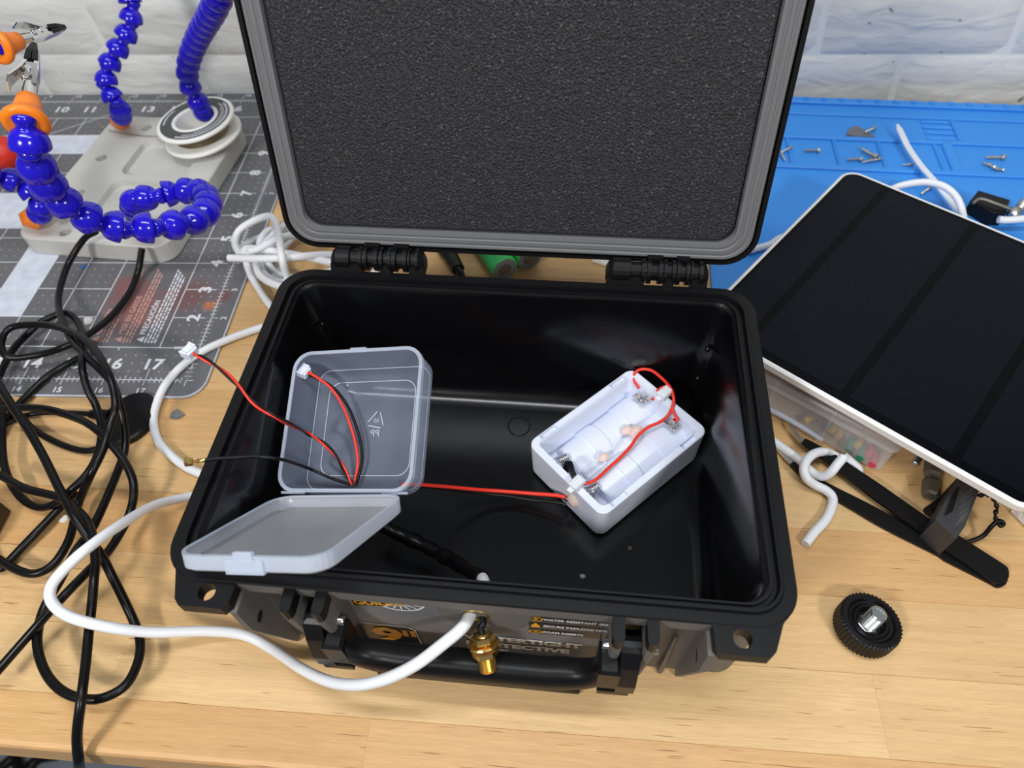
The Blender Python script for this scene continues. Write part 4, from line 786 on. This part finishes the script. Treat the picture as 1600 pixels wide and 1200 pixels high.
b = B(); q = [at(*p, .0032) for p in ((1322, 212), (1326, 203), (1337, 198), (1347, 203), (1366, 215), (1340, 215))]; b.loft([q, [p + V((0, 0, .0012)) for p in q]]); tag(build('plastic_shard', b, 'greychip'), 'grey broken plastic shard lying in the rear tray of the blue mat', 'shard')
b = B(); P_ = spline([at(1402, 195, .012), at(1410, 212, .011), at(1420, 232, .010), at(1440, 260, .0105), at(1462, 285, .010), at(1486, 316, .009), at(1510, 350, .008)], 5); lp = []
for i, p in enumerate(P_):
    t_ = (P_[min(i + 1, len(P_) - 1)] - P_[max(i - 1, 0)]).normalized(); n_ = V((-t_.y, t_.x, 0)).normalized() * (.0022 if i > 1 else .0012); u = V((0, 0, .0005)); lp.append([p - n_ - u, p + n_ - u, p + n_ + u, p - n_ + u])
b.loft(lp); tag(build('zip_tie', b, 'frost'), 'translucent white zip tie sticking up across the blue mat', 'zip tie')
cable('white_cable', 'white cable arching out from behind the far edge of the solar panel', 'cable', [(1385, 300, .012), (1405, 291, .016), (1428, 286, .020), (1450, 285, .022), (1474, 291, .022), (1491, 304, .020), (1501, 322, .016), (1506, 345, .010), (1510, 370, .006)], WR, 'white', n=12)
cable('white_cable', 'short white cable end between the lid and the solar panel corner', 'cable', [(1170, 392, .006), (1188, 387, .006), (1204, 382, .007), (1220, 372, .010), (1236, 372, .010)], WR, 'white', n=12)
t = thing('black_clip', 'black bulldog style clip lying on the blue mat behind the solar panel', 'clip', at(1545, 330, .004))
I = FR[t.name].inverted(); b = B(); q0 = [at(*p, .0035) for p in ((1506, 331), (1518, 316), (1566, 331), (1560, 352), (1540, 352))]; b.loft([[I @ p for p in q0], [I @ (p + V((0, 0, .010))) for p in q0]]); build('clip_body', b, 'black', t)
b = B(); b.tube([I @ p for p in spline([at(1520, 318, .014), at(1533, 311, .016), at(1560, 320, .016), at(1588, 330, .014), at(1590, 335, .012)], 5)], .0012, 8); build('clip_lever', b, 'darksteel', t)
cable('white_cable', 'white cable entering from the right edge behind the solar panel', 'cable', [(1560, 343, .012), (1572, 344, .012), (1590, 343, .013), (1615, 340, .014)], WR, 'white', n=12)
b = B(); b.tube(spline([at(1592, 328, .010), at(1600, 318, .014), at(1612, 312, .016)], 5), .0035, 10); b.lathe([(.001, 0), (.004, .001), (.0042, .006), (.002, .008)], 12, X=frame(at(1590, 330, .012), at(1590, 330, .012) - at(1604, 320, .012))); tag(build('metal_plug', b, 'steel'), 'metal plug at the right edge beside the black clip on the blue mat', 'plug')
# ================================================================ SOLAR PANEL
ZT = .042; sO = at(1325, 262, ZT); d2 = math.radians(-39.9); dx = V((math.cos(d2), math.sin(d2), 0)); dyv = V((math.sin(d2), -math.cos(d2), 0))   # x along the far edge, -y toward us
SPX = Matrix((dx, -dyv, V((0, 0, 1)))).transposed().to_4x4(); PWX, PDY = .1770, .1800
cen = sO + dx * PWX / 2 + dyv * PDY / 2; SPX.translation = V((cen.x, cen.y, 0))
sol = thing('solar_panel', 'dark glossy solar panel in a white frame, raised at the right of the case', 'solar panel', SPX)
b = B(); hx_, hy_ = PWX / 2, PDY / 2
b.loft([rr(hx_ - .0025, hy_ - .0025, .0085, 8, ZT - .0060), rr(hx_ - .0004, hy_ - .0004, .0100, 8, ZT - .0050), rr(hx_, hy_, .0102, 8, ZT - .0010), rr(hx_ - .0010, hy_ - .0010, .0094, 8, ZT), rr(hx_ - .0020, hy_ - .0020, .0086, 8, ZT), rr(hx_ - .0022, hy_ - .0022, .0085, 8, ZT - .0005)]); build('panel_frame', b, 'frame', sol)
b = B(); b.loft([rr(hx_ - .0022, hy_ - .0022, .0085, 8, ZT - .0006), rr(hx_ - .0022, hy_ - .0022, .0085, 8, ZT - .0003)]); build('backing_sheet', b, 'glass', sol)
for (x0, x1) in ((.0045, .0262), (.0310, .0812), (.0862, .1362), (.1412, .1725)):
    b = B(); b.box(x0 - hx_, x1 - hx_, -hy_ + .0075, hy_ - .0050, ZT - .0003, ZT - .0001); build('solar_strip', b, 'cell', sol)
b = B(); b.box(.030, .070, -.04, .0, .004, ZT - .0060, bev=.002); build('rear_mount', b, 'black', sol)
# black bracket under the near right corner
bp = [at(*p, .020) for p in ((1462, 812), (1485, 768), (1497, 745), (1512, 735), (1530, 766), (1508, 822), (1494, 842))]
t = thing('panel_bracket', 'scratched black plastic bracket standing under the near edge of the solar panel', 'bracket', V((bp[0].x, bp[0].y, 0))); I = FR[t.name].inverted()
b = B(); q0 = [I @ V((p.x, p.y, .0006)) for p in bp]; q1 = [I @ V((p.x, p.y, .0185)) for p in bp]; q2 = [I @ (V((p.x, p.y, .020)) * 1) for p in bp]; b.loft([q0, q1, q2]); br = build('bracket_arm', b, 'bracket', t)
q = [at(*p, .0203) for p in ((1476, 806), (1488, 773), (1494, 763), (1497, 766), (1487, 800))]; b = B(); b.loft([[I @ p for p in q], [I @ (p + V((0, 0, .0012))) for p in q]]); build('bracket_rib', b, 'knob', br)
b = B()
for k in range(14):
    f = k / 13; p = at(1505 - 12 * f + random.uniform(-3, 3), 775 + 48 * f, .02012); r_ = at(1522 - 12 * f + random.uniform(-3, 3), 762 + 48 * f, .02012); n_ = V((0, .00006, 0)); b.add([I @ (p - n_), I @ (r_ - n_), I @ (r_ + n_), I @ (p + n_)], [[0, 1, 2, 3]])
g = build('scratches', b, 'greychip', br); g['kind'] = 'stuff'
t = thing('bent_wire', 'bent black wire with a curled tip on the bench under the panel corner', 'wire', at(1555, 820, 0)); b = B()
b.tube(spline([at(1496, 848, .0012), at(1512, 847, .0016), at(1535, 838, .004), at(1548, 824, .009), at(1557, 815, .012)], 6), .0011, 8); b.tube(spline([at(1557, 815, .012), at(1564, 814, .013), at(1568, 818, .0125), at(1564, 822, .012), at(1560, 818, .012)], 5), .0010, 8); build('wire_stub', b, 'bwire', t, world=True)
b = B(); b.tube(spline([at(1557, 814, .012), at(1555, 803, .015), at(1558, 795, .016), at(1555, 785, .018), at(1550, 777, .020), at(1541, 773, .020), at(1530, 774, .019), at(1520, 770, .018)], 6), .0009, 8, rad=lambda f: .0009 + .0003 * math.sin(f * 40)); build('twisted_wire', b, 'bwire', t, world=True)
b = B(); q = [at(*p, .001) for p in ((1578, 800), (1590, 785), (1640, 775), (1680, 850), (1620, 842))]; cq = sum(q, V()) / 5; lp = []
for s, z in ((.94, .0004), (1, .002), (1, .008), (.93, .0105)): lp.append([V((cq.x + (p.x - cq.x) * s, cq.y + (p.y - cq.y) * s, z)) for p in q])
b.loft(lp); tag(build('packing_foam', b, 'bag'), 'sparkling white packing foam sheet at the right edge beside the panel corner', 'foam')
# ================================================================ ORGANIZER BOX under the panel
oa, ob = at(1150, 620, .0), at(1372, 742, .0); od = (ob - oa); ol = od.length; od.normalize(); on_ = V((-od.y, od.x, 0)); OX = Matrix((od, on_, V((0, 0, 1)))).transposed().to_4x4(); OX.translation = ob
org = thing('organizer_box', 'clear plastic compartment box of small coloured sleeves under the solar panel edge', 'box', OX)
l_, w_o, h_o = .115, .060, .0235
b = B(); cx_, cy_ = -l_ / 2, w_o / 2 + .0005
b.loft([rr(l_ / 2 - .0012, w_o / 2 - .0012, .004, 5, .0004, cx_, cy_), rr(l_ / 2, w_o / 2, .0045, 5, .0016, cx_, cy_), rr(l_ / 2 + .0006, w_o / 2 + .0006, .0048, 5, h_o, cx_, cy_)], True, False, smooth=False); ob_ = build('tray', b, 'organizer', org)
b = B(); b.loft([rr(l_ / 2 + .0022, w_o / 2 + .0022, .0055, 5, h_o - .0012, cx_, cy_), rr(l_ / 2 + .0024, w_o / 2 + .0024, .0056, 5, h_o + .0050, cx_, cy_), rr(l_ / 2 + .0014, w_o / 2 + .0014, .005, 5, h_o + .0060, cx_, cy_)], False, True); build('snap_lid', b, 'organizer', org)
for x in (-.033, -.066, -.098): b = B(); b.box(x - .0005, x + .0005, .002, w_o - .001, .0012, h_o - .002); build('divider', b, 'organizer', ob_)
b = B(); P_ = [V((-.032 - .0045 * i, -.0012 - .0016 * math.sin(PI * i / 10), .0045 + .004 * math.sin(PI * i / 10))) for i in range(11)]; b.tube(P_, .0014, 8); build('front_catch', b, 'clearedge', ob_)
sl_ = [('yellow', 1303, 668, 60, .0072, 'yellow sleeve nearest the middle of the clear organizer'), ('yellow', 1312, 676, 70, .006, 'yellow sleeve lying against the other yellow one in the clear organizer'), ('teal', 1328, 694, 70, .0085, 'green sleeve left of the small yellow sleeve in the clear organizer'), ('yellow', 1342, 692, 60, .0055, 'small yellow sleeve between the two green sleeves in the clear organizer'), ('teal', 1346, 708, 72, .0085, 'green sleeve beside the rose sleeves in the clear organizer'), ('rose', 1358, 706, 60, .0070, 'upper rose sleeve in the end of the clear organizer'), ('rose', 1365, 718, 75, .0085, 'lower rose sleeve in the end corner of the clear organizer'), ('yellow', 1263, 655, 30, .006, 'pale yellow sleeve left of the clear organizer divider')]
for m, px, py, an, hl_, lb in sl_:
    p = at(px, py, .0045); a = math.radians(an - 10); b = B(); X = Matrix.Translation(p) @ Matrix.Rotation(a, 4, 'Z') @ Matrix.Rotation(PI / 2, 4, 'Y'); b.lathe([(.0012, -hl_ / 2), (.0019, -hl_ / 2), (.0020, 0), (.0016, hl_ * .1), (.0015, hl_ / 2), (.0009, hl_ / 2), (.0009, 0)], 12, X=X, smooth=False); tag(build('crimp_sleeve', b, m), lb, 'sleeve', 'coloured sleeves in the organizer')
# ================================================================ TWEEZERS, KNOTTED CORD, BIT, PIN, KNOB
t = thing('tweezers', 'black coated tweezers with bare steel tips, lying right of the case', 'tweezers', at(1400, 800, 0))
def blade(name, pts, wid, mtl, z):
    P_ = spline([at(px, py, zz) for px, py, zz in pts], 6); b = B(); lp = []; n = len(P_)
    for i, p in enumerate(P_):
        t_ = (P_[min(i + 1, n - 1)] - P_[max(i - 1, 0)]).normalized(); q = V((-t_.y, t_.x, 0)).normalized() * wid(i / (n - 1)); u = V((0, 0, z)); lp.append([p - q - u, p + q - u, p + q + u, p - q + u])
    b.loft(lp); return build(name, b, mtl, t, world=True)
blade('tweezer_arm', [(1255, 689, .006), (1272, 700, .006), (1300, 718, .006), (1340, 747, .0055), (1390, 783, .005), (1440, 818, .004), (1500, 858, .003), (1548, 889, .003), (1573, 906, .003)], lambda f: .0018 + .0030 * min(1, f * 2.2) + (.0012 if f > .7 else 0) - .0045 * max(0, (f - .93) / .07) ** 2.5, 'knob', .0008)
blade('tweezer_arm', [(1238, 723, .0020), (1262, 745, .0020), (1300, 768, .0020), (1340, 790, .0018), (1390, 818, .0015), (1440, 843, .0013), (1500, 873, .0012), (1550, 898, .0012), (1572, 911, .0012)], lambda f: .0018 + .0026 * min(1, f * 2.2) + (.0008 if f > .7 else 0) - .0040 * max(0, (f - .93) / .07) ** 2.5, 'knob', .0007)
blade('steel_tip', [(1232, 657, .005), (1238, 670, .0055), (1246, 681, .006), (1256, 690, .006)], lambda f: .0003 + .0013 * f, 'steel', .0006)
blade('steel_tip', [(1205, 690, .0018), (1215, 702, .002), (1226, 713, .002), (1239, 724, .002)], lambda f: .0003 + .0014 * f, 'steel', .0006)
cable('knotted_cord', 'white cord tied in a loose knot around the tweezers', 'cord', [(1170, 662, .0026), (1200, 684, .0026), (1230, 705, .0034), (1250, 720, .0036), (1262, 732, .0036), (1275, 742, .0044), (1288, 744, .0072), (1299, 737, .0104), (1308, 726, .0124), (1318, 714, .0136)], WR, 'white', n=12)
cable('knotted_cord', 'white cord bend wrapping over the knot then turning down beside the case', 'cord', [(1318, 712, .0040), (1330, 722, .0032), (1341, 733, .0030), (1338, 741, .0026), (1326, 735, .0026), (1316, 722, .0030), (1304, 712, .0044), (1288, 706, .0070), (1272, 709, .0098), (1260, 720, .0104), (1256, 734, .0098), (1261, 748, .0080), (1274, 758, .0048), (1290, 766, .0040), (1300, 776, .0030), (1300, 790, .0026), (1290, 812, .0026), (1272, 832, .0026), (1258, 850, .0026)], WR, 'white', n=12)
p0, p1 = at(1460, 718, .0046), at(1453, 776, .0046); X = frame(p1, p0 - p1); L_ = (p0 - p1).length; b = B()
b.lathe([(.0034, 0), (.0045, .0012), (.0045, L_ * .36), (.0034, L_ * .44), (.0034, L_ * .50), (.0046, L_ * .58), (.0046, L_ * 1.15), (.0038, L_ * 1.25)], 6, X=X, smooth=False); o = build('hex_bit', b, 'darksteel'); tag(o, 'weathered steel hex bit on the bench at the panel edge', 'bit')
p0, p1 = at(1445, 700, .0022), at(1429, 726, .0022); X = frame(p1, p0 - p1); b = B(); b.lathe([(.0014, 0), (.0019, .0004), (.0019, .012), (.0012, .0125)], 12, X=X, smooth=False); tag(build('metal_pin', b, 'zinc'), 'short shiny metal pin half under the panel left of the hex bit', 'pin')
b = B(); b.tube(spline([at(1450, 800, .003), at(1460, 792, .003), at(1470, 783, .003)], 4), .0026, 10, rad=lambda f: .0026 - .0008 * f); tag(build('black_plug', b, 'black'), 'small black plug end lying between the hex bit and the bracket', 'plug')
kc = at(1346, 985, .0); KX = Matrix.Translation((kc.x, kc.y, .0004)) @ Matrix.Rotation(math.radians(4), 4, 'Y') @ Matrix.Rotation(math.radians(-4), 4, 'X')
kn_ = thing('thumb_knob', 'black knurled thumb knob with steel screw pointing up, on the bench at lower right', 'knob', KX)
nT = 46; b = B(); rk = .0137
def gear(z, r, d): return [((r - (d if j % 2 else 0)) * math.cos(PI * j / nT), (r - (d if j % 2 else 0)) * math.sin(PI * j / nT), z) for j in range(2 * nT)]
def circ(z, r): return [(r * math.cos(PI * j / nT), r * math.sin(PI * j / nT), z) for j in range(2 * nT)]
b.loft([circ(.0008, rk - .002), gear(.0014, rk, .0006), gear(.0100, rk, .0006), circ(.0108, rk - .0014), circ(.0110, rk - .0032), circ(.0098, rk - .0042), circ(.0096, rk - .0054), circ(.0106, rk - .0062), circ(.0104, rk - .0072), circ(.0070, rk - .0082), circ(.0066, .0038)]); build('knob_grip', b, 'knob', kn_)
b = B(); pr_ = [(.0036, .0066)]; z = .0072
while z < .0172: pr_ += [(.0038, z), (.0033, z + .0004)]; z += .0008
b.lathe(pr_ + [(.0036, .0180), (.0030, .0187), (.0022, .0187), (.0019, .0181)], 20, smooth=False); b.lathe([(.0052, .0060), (.0052, .0070), (.0042, .0076)], 6, smooth=False); build('threaded_stud', b, 'zinc', kn_)
# ================================================================ BATTERIES and plug behind the case
def battery(p, d, lb):
    X = frame(p, d); t = thing('battery_cell', lb, 'battery', X, 'green battery cells behind the case')
    b = B(); b.lathe([(.0079, 0), (.0088, .0004), (.0091, .0012), (.0091, .0640), (.0086, .0650)], 30); build('wrap', b, 'green', t)
    b = B(); b.lathe([(.0083, -.0003), (.0083, .0001), (.0046, .0001), (.0046, -.0003)], 26, smooth=False); build('insulator_ring', b, 'greychip', t)
    b = B(); b.lathe([(.0040, 0), (.0038, -.0010), (.0001, -.0012)], 18, smooth=False); build('terminal', b, 'darksteel', t); return t
pA = at(789, 421, .0093); pB = at(828, 404, .0093)
battery(pA, at(765, 385, .0093) - pA, 'green cylindrical battery with dark ring end showing below the lid')
battery(pB, at(806, 372, .0093) - pB, 'green cylindrical battery further back, right of the dark ringed one')
t = thing('barrel_plug', 'black barrel plug with tapered strain relief on the bench behind the case', 'plug', at(712, 410, 0)); b = B()
b.tube(spline([at(692, 385, .0048), at(705, 402, .0048), at(716, 421, .0048)], 6), .005, 12, rad=lambda f: .0058 - .0014 * f); build('plug_barrel', b, 'cable', t, world=True)
b = B(); b.tube(spline([at(715, 420, .0055), at(720, 428, .0048), at(725, 440, .003), at(732, 456, .0025)], 6), .0022, 10, rad=lambda f: .0028 - .0010 * f); build('plug_cord', b, 'cable', t, world=True)
b = B(); q = [at(*p, .0006) for p in ((925, 409), (960, 420), (1010, 418), (1010, 395), (930, 395))]; b.loft([q, [p + V((0, 0, .0015)) for p in q]]); tag(build('paper_scrap', b, 'chip'), 'scrap of white card on the bench behind the right hinge', 'scrap')
# ================================================================ SMALL THINGS AT THE EDGES AND CRUMBS
b = B(); c = at(-34, 246, MT + .0137); X = frame(c - V((.006, 0, 0)), V((1, .25, 0))); b.lathe([(.006, -.004), (.0115, .002), (.0135, .012), (.0135, .024), (.0110, .032), (.006, .036)], 20, X=X); tag(build('tool_handle', b, 'red'), 'red plastic tool handle at the left edge behind the blue arm', 'handle')
b = B(); q = at(-22, 832, 0); b.box(q.x - .010, q.x + .0085, q.y - .012, q.y + .012, .0003, .018, bev=.001); tag(build('small_box', b, 'brown'), 'dark brown small box just showing at the left edge of the bench', 'box')
def crumb(name, px, py, z, s, mtl, lb, cat, seed):
    rnd = random.Random(seed); p = at(px, py, z); b = B(); n = 7
    top = [(p.x + s * rnd.uniform(.6, 1.1) * math.cos(2 * PI * i / n), p.y + s * rnd.uniform(.6, 1.1) * math.sin(2 * PI * i / n), z + .0002) for i in range(n)]
    b.loft([top, [(p.x + (x - p.x) * .8, p.y + (y - p.y) * .8, z + s * .35) for x, y, _ in top]]); tag(build(name, b, mtl), lb, cat)
crumb('plaster_chip', 138, 502, MT, .0042, 'chip', 'white chip of plaster on the cutting mat beside the warning text', 'chip', 1)
crumb('plastic_chip', 277, 649, 0, .0045, 'greychip', 'grey plastic chip on the bench between white cable and case', 'chip', 2)
crumb('plastic_chip', 131, 417, MT, .0022, 'bluechip', 'tiny blue plastic chip on the cutting mat below the base plate', 'chip', 3)
crumb('plastic_crumb', 911, 901, .0047, .0018, 'greychip', 'grey plastic crumb on the case floor near the front wall', 'crumb', 4)
crumb('plaster_chip', 100, 812, 0, .0028, 'chip', 'white crumb on the bench amid the black cables', 'crumb', 5)
crumb('plastic_crumb', 984, 857, .0047, .0016, 'brown', 'brown crumb on the case floor below the battery holder', 'crumb', 6)
# cords lying on the floor under the bench
def floorcord(lb, pts, m): b = B(); b.tube(spline([at(x, y, -.742) for x, y in pts], 6), .007, 8); tag(build('floor_cord', b, m), lb, 'cord')
floorcord('black cord loop on the floor below the front bench edge', [(24, 1180), (28, 1196), (40, 1206), (52, 1192), (66, 1184), (90, 1180)], 'cable')
floorcord('dark cord on the floor at the lower left corner', [(30, 1170), (18, 1186), (4, 1197), (-10, 1204)], 'cable')
bpy.data.objects.remove(ORIGIN)
